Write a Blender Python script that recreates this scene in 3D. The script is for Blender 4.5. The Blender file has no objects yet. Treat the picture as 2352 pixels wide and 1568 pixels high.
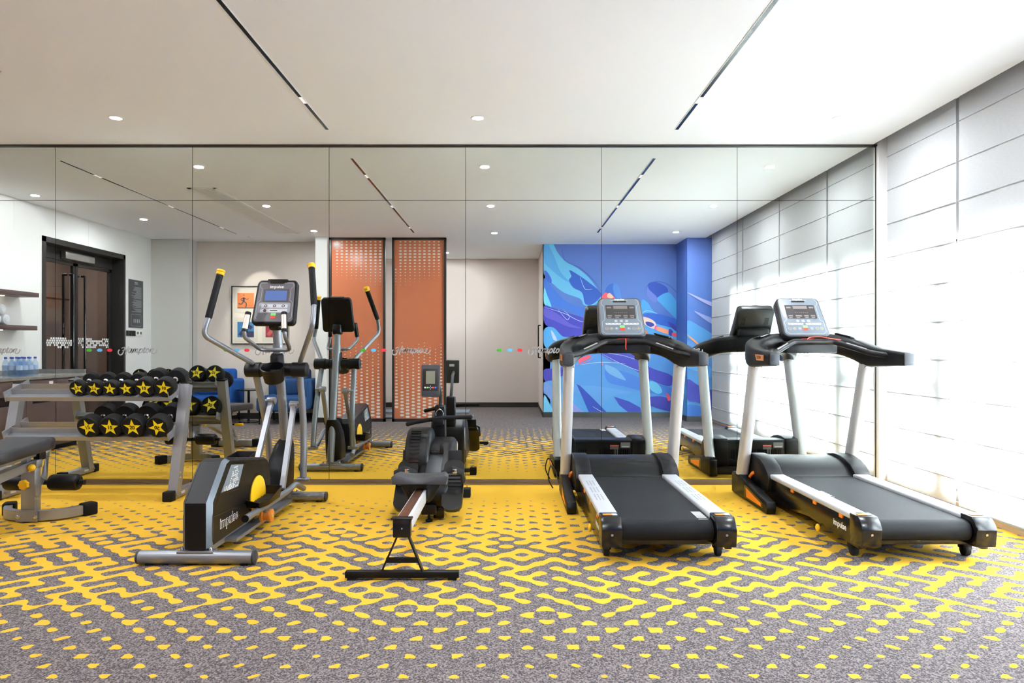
import bpy, bmesh, math, random
from mathutils import Vector, Matrix, Euler
random.seed(7)
C = bpy.context.scene.collection
PI = math.pi
F = 1568.0                      # focal length in pixels (24 mm on 36 mm)
EYE = 1.215
DM = 6.03                       # distance from camera to the mirror wall
CEIL = 3.0

# ------------------------------------------------------------------ materials
def lin(c):
    def f(v):
        v = v / 255.0
        return v / 12.92 if v <= .04045 else ((v + .055) / 1.055) ** 2.4
    return tuple(f(v) for v in c) + (1.0,)

MATS = {}
def mat(name, rgb, rough=.5, metal=0.0, spec=.5, coat=0.0, emis=0.0, noise=0.0, nscale=40.0, bump=0.0, aniso=0.0):
    if name in MATS:
        return MATS[name]
    m = bpy.data.materials.new(name); m.use_nodes = True
    nt = m.node_tree; b = nt.nodes['Principled BSDF']
    col = lin(rgb)
    b.inputs['Base Color'].default_value = col
    b.inputs['Roughness'].default_value = rough
    b.inputs['Metallic'].default_value = metal
    b.inputs['Specular IOR Level'].default_value = spec
    b.inputs['Coat Weight'].default_value = coat
    if emis > 0:
        b.inputs['Emission Color'].default_value = col
        b.inputs['Emission Strength'].default_value = emis
    tc = nt.nodes.new('ShaderNodeTexCoord')
    n = nt.nodes.new('ShaderNodeTexNoise'); n.inputs['Scale'].default_value = nscale
    n.inputs['Detail'].default_value = 4.0
    nt.links.new(tc.outputs['Object'], n.inputs['Vector'])
    if noise > 0:
        mx = nt.nodes.new('ShaderNodeMix'); mx.data_type = 'RGBA'
        mx.inputs['A'].default_value = tuple(min(1, v * (1 + noise)) for v in col[:3]) + (1,)
        mx.inputs['B'].default_value = tuple(v * (1 - noise) for v in col[:3]) + (1,)
        nt.links.new(n.outputs['Fac'], mx.inputs['Factor'])
        nt.links.new(mx.outputs['Result'], b.inputs['Base Color'])
    # a slight procedural variation of gloss on every surface
    mr = nt.nodes.new('ShaderNodeMapRange')
    mr.inputs['To Min'].default_value = max(0.02, rough - .05); mr.inputs['To Max'].default_value = min(1, rough + .05)
    nt.links.new(n.outputs['Fac'], mr.inputs['Value']); nt.links.new(mr.outputs['Result'], b.inputs['Roughness'])
    if bump > 0:
        bp = nt.nodes.new('ShaderNodeBump'); bp.inputs['Strength'].default_value = bump
        bp.inputs['Distance'].default_value = .002
        nt.links.new(n.outputs['Fac'], bp.inputs['Height']); nt.links.new(bp.outputs['Normal'], b.inputs['Normal'])
    MATS[name] = m
    return m

class N:                                            # tiny node-expression helper
    def __init__(s, m): s.nt = m.node_tree
    def new(s, t, **kw):
        n = s.nt.nodes.new(t)
        for k, v in kw.items(): setattr(n, k, v)
        return n
    def link(s, a, b):
        if isinstance(a, (int, float)): b.default_value = a
        elif isinstance(a, tuple): b.default_value = a
        else: s.nt.links.new(a, b)
    def math(s, op, a, b=0.0, c=0.0, clamp=False):
        n = s.new('ShaderNodeMath', operation=op); n.use_clamp = clamp
        s.link(a, n.inputs[0]); s.link(b, n.inputs[1]); s.link(c, n.inputs[2])
        return n.outputs[0]
    def mix(s, f, a, b):
        n = s.new('ShaderNodeMix'); n.data_type = 'RGBA'
        s.link(f, n.inputs['Factor']); s.link(a, n.inputs['A']); s.link(b, n.inputs['B'])
        return n.outputs['Result']
    def noise(s, vec, scale, detail=2.0, dist=0.0, rough=.5):
        n = s.new('ShaderNodeTexNoise'); s.link(vec, n.inputs['Vector'])
        n.inputs['Scale'].default_value = scale; n.inputs['Detail'].default_value = detail
        n.inputs['Distortion'].default_value = dist; n.inputs['Roughness'].default_value = rough
        return n.outputs['Fac']
    def smooth(s, v, lo, hi, a=0.0, b=1.0):
        n = s.new('ShaderNodeMapRange'); n.interpolation_type = 'SMOOTHSTEP'
        s.link(v, n.inputs['Value']); n.inputs['From Min'].default_value = lo; n.inputs['From Max'].default_value = hi
        n.inputs['To Min'].default_value = a; n.inputs['To Max'].default_value = b
        return n.outputs['Result']

def carpet_material():
    m = bpy.data.materials.new('carpet'); m.use_nodes = True
    n = N(m); b = m.node_tree.nodes['Principled BSDF']
    geo = n.new('ShaderNodeNewGeometry'); pos = geo.outputs['Position']
    sep = n.new('ShaderNodeSeparateXYZ'); n.link(pos, sep.inputs[0])
    x, y = sep.outputs['X'], sep.outputs['Y']
    fx = n.math('COSINE', n.math('MULTIPLY', n.math('ADD', x, 1.871), 2 * PI / .185))
    fy = n.math('COSINE', n.math('MULTIPLY', n.math('SUBTRACT', y, 2.5215), 2 * PI / .164))
    f = n.math('MULTIPLY', fx, fy)
    # rounded cells: the product grid blended towards dots, with a random pull at every joint
    gx = n.math('SUBTRACT', n.math('DIVIDE', n.math('ADD', x, 1.871), .0925), .5); kx = n.math('ROUND', gx)
    gy = n.math('SUBTRACT', n.math('DIVIDE', n.math('SUBTRACT', y, 2.5215), .082), .5); ky = n.math('ROUND', gy)
    dx = n.math('SUBTRACT', gx, kx); dy = n.math('SUBTRACT', gy, ky)
    d2 = n.math('ADD', n.math('MULTIPLY', dx, dx), n.math('MULTIPLY', dy, dy))
    g0 = n.math('SUBTRACT', 1.0, n.math('DIVIDE', d2, .49), clamp=True); gg = n.math('MULTIPLY', g0, g0)
    cv = n.new('ShaderNodeCombineXYZ'); n.link(kx, cv.inputs[0]); n.link(ky, cv.inputs[1])
    wn = n.new('ShaderNodeTexWhiteNoise'); wn.noise_dimensions = '2D'; n.link(cv.outputs[0], wn.inputs['Vector'])
    sgn = n.math('SUBTRACT', n.math('MULTIPLY', n.math('GREATER_THAN', wn.outputs['Value'], .5), 2.0), 1.0)
    bump = n.math('MULTIPLY', n.math('MULTIPLY', gg, sgn), .46)
    n2 = n.math('SUBTRACT', n.noise(pos, .9, 1.0), .5)
    # threshold profile down the room
    ramp = n.new('ShaderNodeValToRGB'); cr = ramp.color_ramp; cr.interpolation = 'LINEAR'
    def tv(t): v = (t + 1.3) / 2.6; return (v, v, v, 1)
    stops = [(-2.0, 1.15), (1.3, 1.12), (2.0, .92), (2.55, .86), (2.85, .76), (3.05, .58), (3.2, .42), (3.4, .28), (3.7, .12), (3.95, -.02), (4.2, -.20), (4.4, -.40), (4.65, -.64),
             (5.0, -.83), (5.35, -.95), (5.6, -1.02), (5.7, -1.1)]
    lo, hi = -2.0, 6.1
    cr.elements[0].position = 0.0; cr.elements[0].color = tv(stops[0][1])
    cr.elements[1].position = (stops[-1][0] - lo) / (hi - lo); cr.elements[1].color = tv(stops[-1][1])
    for yy, t in stops[1:-1]:
        e = cr.elements.new((yy - lo) / (hi - lo)); e.color = tv(t)
    yn = n.math('DIVIDE', n.math('SUBTRACT', n.math('ADD', y, n.math('MULTIPLY', n2, .22)), lo), hi - lo)
    n.link(yn, ramp.inputs['Fac'])
    T = n.math('SUBTRACT', n.math('MULTIPLY', ramp.outputs['Color'], 2.6), 1.3)
    v = n.math('SUBTRACT', n.math('ADD', f, bump), T)
    yel = n.smooth(v, -.012, .012)
    mot = n.noise(pos, 120.0, 3.0, .6, .65)
    mot2 = n.noise(pos, 38.0, 2.0, 1.2)
    mm = n.math('ADD', n.math('MULTIPLY', mot, .75), n.math('MULTIPLY', mot2, .25))
    grey = n.mix(n.smooth(mm, .44, .58), lin((74, 69, 71)), lin((140, 130, 128)))
    fine = n.noise(pos, 420.0, 1.0)
    yc = n.mix(n.smooth(fine, .3, .7), lin((206, 156, 40)), lin((227, 180, 62)))
    n.link(n.mix(yel, grey, yc), b.inputs['Base Color'])
    b.inputs['Roughness'].default_value = .95; b.inputs['Specular IOR Level'].default_value = .1
    bp = n.new('ShaderNodeBump'); bp.inputs['Strength'].default_value = .35; bp.inputs['Distance'].default_value = .003
    n.link(mot, bp.inputs['Height']); n.link(bp.outputs['Normal'], b.inputs['Normal'])
    return m

def wall_material(name, rgb, weave=.03):
    m = bpy.data.materials.new(name); m.use_nodes = True
    n = N(m); b = m.node_tree.nodes['Principled BSDF']
    tc = n.new('ShaderNodeTexCoord'); mp = n.new('ShaderNodeMapping'); mp.inputs['Scale'].default_value = (60, 60, 260)
    n.link(tc.outputs['Object'], mp.inputs['Vector'])
    no = n.noise(mp.outputs['Vector'], 1.0, 2.0)
    c = lin(rgb)
    n.link(n.mix(no, tuple(v * (1 - weave) for v in c[:3]) + (1,), tuple(min(1, v * (1 + weave)) for v in c[:3]) + (1,)), b.inputs['Base Color'])
    b.inputs['Roughness'].default_value = .85; b.inputs['Specular IOR Level'].default_value = .2
    MATS[name] = m
    return m

def fabric_translucent():
    m = bpy.data.materials.new('blind_fabric'); m.use_nodes = True
    nt = m.node_tree; n = N(m)
    for x in list(nt.nodes): nt.nodes.remove(x)
    out = n.new('ShaderNodeOutputMaterial')
    tc = n.new('ShaderNodeTexCoord'); mp = n.new('ShaderNodeMapping'); mp.inputs['Scale'].default_value = (1, 30, 420)
    n.link(tc.outputs['Object'], mp.inputs['Vector'])
    no = n.noise(mp.outputs['Vector'], 1.0, 3.0)
    col = n.mix(n.smooth(no, .3, .7), lin((206, 207, 208)), lin((216, 216, 216)))
    d = n.new('ShaderNodeBsdfDiffuse'); n.link(col, d.inputs['Color'])
    t = n.new('ShaderNodeBsdfTranslucent'); n.link(n.mix(n.smooth(no, .3, .7), (.86, .89, .90, 1), (.94, .955, .965, 1)), t.inputs['Color'])
    mx = n.new('ShaderNodeMixShader'); mx.inputs[0].default_value = .36
    nt.links.new(d.outputs[0], mx.inputs[1]); nt.links.new(t.outputs[0], mx.inputs[2]); nt.links.new(mx.outputs[0], out.inputs[0])
    return m

def pane_material(name, tint, gl=.12):
    m = bpy.data.materials.new(name); m.use_nodes = True
    nt = m.node_tree; n = N(m)
    for x in list(nt.nodes): nt.nodes.remove(x)
    out = n.new('ShaderNodeOutputMaterial')
    t = n.new('ShaderNodeBsdfTransparent'); t.inputs['Color'].default_value = tint
    g = n.new('ShaderNodeBsdfGlossy'); g.inputs['Roughness'].default_value = .02
    lw = n.new('ShaderNodeLayerWeight'); lw.inputs['Blend'].default_value = .5
    f = n.math('ADD', n.math('MULTIPLY', n.math('POWER', lw.outputs['Facing'], 4.0), .5), gl * .4, clamp=True)
    mx = n.new('ShaderNodeMixShader'); n.link(f, mx.inputs[0])
    nt.links.new(t.outputs[0], mx.inputs[1]); nt.links.new(g.outputs[0], mx.inputs[2]); nt.links.new(mx.outputs[0], out.inputs[0])
    return m

def mural_material():
    m = bpy.data.materials.new('mural_base'); m.use_nodes = True
    n = N(m); b = m.node_tree.nodes['Principled BSDF']
    geo = n.new('ShaderNodeNewGeometry'); sep = n.new('ShaderNodeSeparateXYZ'); n.link(geo.outputs['Position'], sep.inputs[0])
    z = sep.outputs['Z']
    no = n.noise(geo.outputs['Position'], .9, 2.0, 1.5)
    v = n.math('ADD', z, n.math('MULTIPLY', n.math('SUBTRACT', no, .5), 1.2))
    ramp = n.new('ShaderNodeValToRGB'); cr = ramp.color_ramp; cr.interpolation = 'EASE'
    cr.elements[0].position = .0; cr.elements[0].color = lin((86, 158, 220))
    cr.elements[1].position = 1.0; cr.elements[1].color = lin((88, 114, 186))
    e = cr.elements.new(.35); e.color = lin((76, 136, 204))
    e = cr.elements.new(.5); e.color = lin((72, 108, 186))
    e = cr.elements.new(.7); e.color = lin((82, 118, 190))
    n.link(n.math('DIVIDE', v, 3.0), ramp.inputs['Fac']); n.link(ramp.outputs['Color'], b.inputs['Base Color'])
    b.inputs['Roughness'].default_value = .6
    return m

BLK = mat('black_plastic', (13, 13, 15), .42, spec=.28, noise=.1, nscale=90, bump=.15)
BLKG = mat('glossy_black_plastic', (12, 12, 14), .22, spec=.5)
BLKM = mat('matte_black_rubber', (17, 17, 18), .75, spec=.3, noise=.15)
DGREY = mat('dark_grey_plastic', (52, 54, 58), .45, spec=.4, noise=.05)
PANEL = mat('console_grey', (100, 108, 116), .35)
SILV = mat('silver_paint', (176, 180, 184), .33, metal=.6, noise=.05)
STEEL = mat('steel_grey_paint', (158, 160, 164), .38, metal=.55, noise=.04)
GUN = mat('gunmetal_paint', (142, 146, 152), .36, metal=.6)
ALU = mat('brushed_aluminium', (206, 207, 208), .42, metal=.35, noise=.03)
RAIL = mat('satin_silver_rail', (196, 198, 202), .45, metal=.25)
CHROME = mat('chrome', (225, 225, 228), .08, metal=1.0)
YEL = mat('yellow_plastic', (246, 190, 22), .4)
STAR = mat('yellow_print', (240, 214, 20), .5)
ORANGE = mat('orange_plastic', (240, 128, 22), .4)
RED = mat('red_plastic', (225, 60, 40), .4)
GREEN = mat('green_button', (120, 215, 110), .4)
WHITE = mat('white_print', (235, 235, 235), .5)
LGREY = mat('light_grey_print', (205, 208, 214), .45)
LCD = mat('blue_lcd', (92, 118, 176), .15)
LCDG = mat('grey_lcd', (120, 122, 104), .2)
DSP = mat('dark_display', (56, 52, 52), .15)
SEG = mat('display_segments', (112, 104, 100), .3)
VINYL = mat('charcoal_vinyl', (44, 44, 47), .5, spec=.4, noise=.06, nscale=120, bump=.2)
BELT = mat('running_belt_rubber', (24, 25, 27), .62, spec=.16, noise=.12, nscale=180, bump=.3)
MIR = mat('mirror_silver', (226, 230, 226), .02, metal=1.0)
_b = MIR.node_tree.nodes['Principled BSDF']
for l in list(_b.inputs['Roughness'].links): MIR.node_tree.links.remove(l)
_b.inputs['Roughness'].default_value = 0.0
FRAME = mat('bronze_frame', (62, 58, 54), .4, metal=.5)
PLINTH = mat('plinth_brown', (106, 92, 76), .45, metal=.2)
CEILM = mat('ceiling_paint', (246, 248, 250), .9, spec=.1, noise=.004, nscale=3)
WALLW = wall_material('white_wallcovering', (232, 231, 229))
WALLB = wall_material('beige_wallcovering', (214, 203, 196))
WALLG = wall_material('grey_wallcovering', (204, 202, 198))
BROWN = mat('brown_wallcovering', (128, 110, 102), .7)
DKMET = mat('dark_door_metal', (60, 58, 57), .35, metal=.5)
WOOD = mat('dark_brown_laminate', (92, 74, 72), .45, noise=.08, nscale=20)
STONE = mat('grey_marble', (134, 132, 130), .25, noise=.35, nscale=14)
BLUE = mat('blue_upholstery', (36, 78, 146), .9, spec=.1, noise=.12, nscale=260, bump=.4)
BLUEG = mat('slate_blue_upholstery', (52, 80, 124), .9, spec=.1, noise=.12, nscale=260, bump=.4)
MATC = mat('grey_blue_mat', (120, 132, 145), .8)
CARPET = carpet_material()
FABRIC = fabric_translucent()
PANE = pane_material('clear_pane', (.97, .985, .98, 1))
DOORGL = pane_material('tinted_door_glass', (.88, .86, .85, 1), .06)
HEX = mat('screen_hexagons', (214, 206, 198), .4)
SCREEN = mat('orange_screen_glass', (186, 108, 76), .12, spec=.5, noise=.03, nscale=2, coat=.3)
LAMP = mat('lamp_diffuser', (255, 252, 246), .5, emis=9.0)
MURAL = mural_material()

# ------------------------------------------------------------------ mesh helpers
class MB:
    def __init__(s, m=None):
        s.v = []; s.f = []; s.fm = []; s.ms = []; s.cur = 0; s.M = Matrix.Identity(4)
        if m: s.m(m)
    def m(s, mt):
        if mt not in s.ms: s.ms.append(mt)
        s.cur = s.ms.index(mt); return s
    def add(s, vs, fs, T=None):
        b = len(s.v); T = s.M if T is None else s.M @ T
        s.v += [T @ Vector(p) for p in vs]
        for f in fs:
            s.f.append([b + i for i in f]); s.fm.append(s.cur)
        return s
    def addbm(s, bm, T=None):
        bm.verts.index_update()
        s.add([v.co.copy() for v in bm.verts], [[v.index for v in f.verts] for f in bm.faces], T)
        bm.free(); return s
    def box(s, x0, x1, y0, y1, z0, z1, bev=0.0, seg=2, T=None):
        bm = bmesh.new()
        bmesh.ops.create_cube(bm, size=1)
        for v in bm.verts:
            v.co = Vector((x0 if v.co.x < 0 else x1, y0 if v.co.y < 0 else y1, z0 if v.co.z < 0 else z1))
        if bev > 0:
            bmesh.ops.bevel(bm, geom=list(bm.edges), offset=min(bev, .49 * min(abs(x1 - x0), abs(y1 - y0), abs(z1 - z0))), segments=seg, profile=.5, affect='EDGES')
        return s.addbm(bm, T)
    def cbox(s, c, d, bev=0.0, seg=2, rot=None):
        T = Matrix.Translation(c) @ (Euler(rot).to_matrix().to_4x4() if rot else Matrix.Identity(4))
        return s.box(-d[0] / 2, d[0] / 2, -d[1] / 2, d[1] / 2, -d[2] / 2, d[2] / 2, bev, seg, T)
    def prism(s, pts, axis, a, b, bev=0.0, seg=2, T=None):
        bm = bmesh.new()
        def P(p, t):
            return {'x': (t, p[0], p[1]), 'y': (p[0], t, p[1]), 'z': (p[0], p[1], t)}[axis]
        A = [bm.verts.new(P(p, a)) for p in pts]; B = [bm.verts.new(P(p, b)) for p in pts]
        bm.faces.new(A); bm.faces.new(B[::-1])
        for i in range(len(pts)):
            j = (i + 1) % len(pts); bm.faces.new((A[j], A[i], B[i], B[j]))
        bmesh.ops.recalc_face_normals(bm, faces=bm.faces)
        if bev > 0:
            ed = [e for e in bm.edges if e.calc_face_angle(0) > .45]
            bmesh.ops.bevel(bm, geom=ed, offset=bev, segments=seg, profile=.5, affect='EDGES', clamp_overlap=True)
        return s.addbm(bm, T)
    def tube(s, pts, r, seg=14, cap=True, flat=1.0):
        pts = [Vector(p) for p in pts]; n = len(pts)
        rs = r if isinstance(r, (list, tuple)) else [r] * n
        vs = []; fs = []
        t0 = (pts[1] - pts[0]).normalized()
        up = Vector((0, 0, 1)) if abs(t0.z) < .9 else Vector((1, 0, 0))
        u = t0.cross(up).normalized()
        for i in range(n):
            t = (pts[min(i + 1, n - 1)] - pts[max(i - 1, 0)]).normalized()
            u = (u - t * u.dot(t)).normalized(); w = t.cross(u)
            for k in range(seg):
                a = 2 * PI * k / seg
                vs.append(pts[i] + (u * math.cos(a) + w * math.sin(a) * flat) * rs[i])
        for i in range(n - 1):
            for k in range(seg):
                k2 = (k + 1) % seg
                fs.append([i * seg + k, i * seg + k2, (i + 1) * seg + k2, (i + 1) * seg + k])
        if cap:
            fs.append(list(range(seg))[::-1]); fs.append([(n - 1) * seg + k for k in range(seg)])
        return s.add(vs, fs)
    def cyl(s, p0, p1, r, seg=24, bev=0.0):
        p0 = Vector(p0); p1 = Vector(p1); d = (p1 - p0).normalized(); L = (p1 - p0).length
        if bev > 0:
            b = min(bev, r * .8, L * .45)
            return s.tube([p0, p0 + d * b * .3, p0 + d * b, p1 - d * b, p1 - d * b * .3, p1], [r - b, r - b * .3, r, r, r - b * .3, r - b], seg)
        return s.tube([p0, p1], r, seg)
    def sphere(s, c, r, seg=16, sc=(1, 1, 1)):
        bm = bmesh.new(); bmesh.ops.create_uvsphere(bm, u_segments=seg, v_segments=seg // 2 + 1, radius=r)
        return s.addbm(bm, Matrix.Translation(c) @ Matrix.Diagonal((*sc, 1)))
    def lathe(s, prof, c, seg=24, T=None):
        vs = []; fs = []; n = len(prof)
        for r, z in prof:
            for k in range(seg):
                a = 2 * PI * k / seg; vs.append((c[0] + r * math.cos(a), c[1] + r * math.sin(a), c[2] + z))
        for i in range(n - 1):
            for k in range(seg):
                k2 = (k + 1) % seg; fs.append([i * seg + k, i * seg + k2, (i + 1) * seg + k2, (i + 1) * seg + k])
        if prof[0][0] > .0001: fs.append(list(range(seg))[::-1])
        if prof[-1][0] > .0001: fs.append([(n - 1) * seg + k for k in range(seg)])
        return s.add(vs, fs, T)
    def loft(s, rings, cap=True):
        n = len(rings[0]); vs = [p for r in rings for p in r]; fs = []
        for i in range(len(rings) - 1):
            for k in range(n):
                k2 = (k + 1) % n; fs.append([i * n + k, i * n + k2, (i + 1) * n + k2, (i + 1) * n + k])
        if cap: fs.append(list(range(n))[::-1]); fs.append([(len(rings) - 1) * n + k for k in range(n)])
        return s.add(vs, fs)
    def poly(s, pts, fn=None):
        vs = [fn(*p) if fn else p for p in pts]
        return s.add(vs, [list(range(len(vs)))])
    def text(s, body, size, fn, bold=0.0, shear=0.0, align='CENTER'):
        vs, fs = text2d(body, size, bold, shear, align)
        return s.add([fn(a, b) for a, b in vs], fs)
    def build(s, name, parent=None, sharp=35, smooth=True):
        me = bpy.data.meshes.new(name)
        org = parent_origin(parent) if parent is not None else Vector((0, 0, 0))
        me.from_pydata([tuple(v - org) for v in s.v], [], s.f)
        for m_ in s.ms: me.materials.append(m_)
        for p, k in zip(me.polygons, s.fm): p.material_index = k
        bm = bmesh.new(); bm.from_mesh(me)
        bmesh.ops.recalc_face_normals(bm, faces=bm.faces)
        if smooth:
            for f in bm.faces: f.smooth = True
            for e in bm.edges:
                if len(e.link_faces) == 2 and e.calc_face_angle(0) > math.radians(sharp): e.smooth = False
        bm.to_mesh(me); bm.free(); me.update()
        o = bpy.data.objects.new(name, me); C.objects.link(o)
        if parent is not None: o.parent = parent
        return o

ORG = {}
def parent_origin(p):
    v = Vector((0, 0, 0))
    while p is not None:
        v = v + p.location; p = p.parent
    return v

TXT = {}
def text2d(body, size, bold, shear, align):
    key = (body, bold, shear, align)
    if key not in TXT:
        cu = bpy.data.curves.new('t', 'FONT'); cu.body = body; cu.size = 1.0; cu.offset = bold; cu.shear = shear
        cu.align_x = align; cu.align_y = 'CENTER'; cu.resolution_u = 3
        o = bpy.data.objects.new('t', cu)
        me = bpy.data.meshes.new_from_object(o)
        TXT[key] = ([(v.co.x, v.co.y) for v in me.vertices], [list(p.vertices) for p in me.polygons])
        bpy.data.objects.remove(o); bpy.data.curves.remove(cu); bpy.data.meshes.remove(me)
    vs, fs = TXT[key]
    return [(a * size, b * size) for a, b in vs], fs

def fillet(pts, rad, n=5):
    pts = [Vector(p) for p in pts]; out = [pts[0]]
    for i in range(1, len(pts) - 1):
        a, b, c = pts[i - 1], pts[i], pts[i + 1]
        r = min(rad, (a - b).length * .45, (c - b).length * .45)
        p = b + (a - b).normalized() * r; q = b + (c - b).normalized() * r
        for k in range(n + 1):
            t = k / n; out.append(p * (1 - t) ** 2 + b * 2 * t * (1 - t) + q * t * t)
    out.append(pts[-1]); return out

def catmull(pts, n=6, closed=False):
    P = [Vector(p) for p in pts]; N_ = len(P); out = []
    rng = range(N_) if closed else range(N_ - 1)
    for i in rng:
        if closed: a, b, c, d = P[i - 1], P[i], P[(i + 1) % N_], P[(i + 2) % N_]
        else: a, b, c, d = P[max(i - 1, 0)], P[i], P[i + 1], P[min(i + 2, N_ - 1)]
        for k in range(n):
            t = k / n
            out.append(.5 * ((2 * b) + (c - a) * t + (2 * a - 5 * b + 4 * c - d) * t * t + (3 * b - a - 3 * c + d) * t ** 3))
    if not closed: out.append(P[-1])
    return out

def ribbon(mb, pts, hw, fn, n=5, taper=False):
    P = catmull([(p[0], p[1], 0) for p in pts], n)
    vs = []
    for i, p in enumerate(P):
        t = (P[min(i + 1, len(P) - 1)] - P[max(i - 1, 0)])
        if t.length < 1e-9: t = Vector((1, 0, 0))
        t.normalize(); nx, ny = -t.y, t.x
        k = hw
        if taper: k = hw * (.35 + .65 * math.sin(PI * i / (len(P) - 1)))
        vs += [fn(p.x + nx * k, p.y + ny * k), fn(p.x - nx * k, p.y - ny * k)]
    mb.add(vs, [[2 * i, 2 * i + 1, 2 * i + 3, 2 * i + 2] for i in range(len(P) - 1)])

def rrect(w, h, r, n=4):                            # rounded rectangle outline
    out = []
    for cx, cy, a0 in ((w / 2 - r, h / 2 - r, 0), (-w / 2 + r, h / 2 - r, PI / 2), (-w / 2 + r, -h / 2 + r, PI), (w / 2 - r, -h / 2 + r, 1.5 * PI)):
        for k in range(n + 1):
            a = a0 + PI / 2 * k / n; out.append((cx + r * math.cos(a), cy + r * math.sin(a)))
    return out

# ------------------------------------------------------------------ scene bookkeeping
def thing(name, label, cat, loc=(0, 0, 0), group=None):
    o = bpy.data.objects.new(name, None); o.location = loc; o.empty_display_size = .1; C.objects.link(o)
    tag(o, label, cat, group); return o
def tag(o, label, cat, group=None):
    o['label'] = label; o['category'] = cat
    if group: o['group'] = group
    return o
def struct(mb, name, sharp=35):
    o = mb.build(name, None, sharp); o['kind'] = 'structure'; return o
def dup(o, parent=None):
    c = o.copy(); C.objects.link(c)
    if parent is not None: c.parent = parent
    for ch in list(o.children): dup(ch, c)
    return c

def wx(px, Y): return (px - 1171) * Y / F
def wz(py, Y): return EYE - (py - 797) * Y / F
# ================================================================== the room
XL, XR = -5.93, 3.28
m = MB(CARPET); m.box(XL - 1.6, 3.6, -1.9, 6.2, -.05, 0); struct(m, 'floor')
m = MB(CEILM); m.box(XL - 1.6, 3.20, -1.9, 6.2, CEIL, CEIL + .05)
m.box(3.20, 3.6, -1.9, 6.2, CEIL + .12, CEIL + .17); m.box(3.18, 3.20, -1.9, 6.2, CEIL + .05, CEIL + .14)
struct(m, 'ceiling')
m = MB(WALLW); m.box(XL - .2, 3.62, 6.05, 6.2, 0, CEIL + .12)
m.box(3.236, 3.42, 5.985, 6.05, .045, CEIL + .12)
struct(m, 'wall_front')
m = MB(FRAME); m.box(XL, 3.236, 6.012, 6.05, 2.983, 3.0); m.box(3.2285, 3.236, 6.027, 6.05, .0, 2.983); m.m(BLKM).box(XL, 3.2285, 6.038, 6.0495, .048, 2.983); struct(m, 'trim_1')
m = MB(PLINTH); m.box(XL, 3.236, 6.022, 6.05, 0, .048, .002); m.box(3.236, 3.30, 5.99, 6.05, 0, .045); struct(m, 'baseboard_front')
# left wall with the door opening (Y 1.57..3.40, to z 2.61)
m = MB(WALLW); m.box(XL - .2, XL, 3.40, 6.05, 0, CEIL); m.box(XL - .2, XL, .60, 1.57, 0, CEIL); m.box(XL - .2, XL, 1.57, 3.40, 2.61, CEIL)
for yy in (2.45, 3.9): m.m(WALLG).box(XL, XL + .0008, yy, yy + .003, 2.62, CEIL)
struct(m, 'wall_left')
m = MB(FRAME); m.box(XL, XL + .012, .79, 1.57, 0, .08); struct(m, 'baseboard_left')
# back: grey pillar, alcove, white column, recess round the camera, mural wall, blue pillar
m = MB(WALLG); m.box(XL - .2, -5.30, .3, .78, 0, CEIL); struct(m, 'wall_pillar')
m = MB(WALLB); m.box(-5.45, -2.9, .36, .48, 0, CEIL)
for px in (562,): m.m(WALLG).box(wx(px, 11.58), wx(px, 11.58) + .006, .48, .4815, 0, CEIL)
m.box(-3.29, -3.284, .48, .4815, 0, CEIL); m.box(-3.29, -3.14, .48, .4815, 2.18, 2.186)
struct(m, 'wall_alcove')
m = MB(WALLW); m.box(-3.14, -2.95, .36, 1.04, 0, CEIL); struct(m, 'wall_column')
m = MB(WALLB); m.box(-3.1, .70, -1.9, -1.75, 0, CEIL); m.box(.58, .70, -1.75, .22, 0, CEIL); m.box(-3.14, -3.02, -1.75, .36, 0, CEIL)
for xx in (-1.35, -.42, .2): m.m(WALLG).box(xx, xx + .006, -1.75, -1.7485, 0, CEIL)
struct(m, 'wall_back')
m = MB(FRAME)
m.box(-3.02, .58, -1.75, -1.738, 0, .10); m.box(.568, .58, -1.75, .22, 0, .08); m.box(-5.3, -3.14, .48, .492, 0, .10)
m.box(-3.14, -2.95, 1.04, 1.05, 0, .08); m.box(XL, -5.3, .78, .79, 0, .08); m.box(-5.3, -5.29, .48, .78, 0, .08); m.box(-3.152, -3.14, .48, 1.04, 0, .08)
struct(m, 'baseboard_back')
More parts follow.
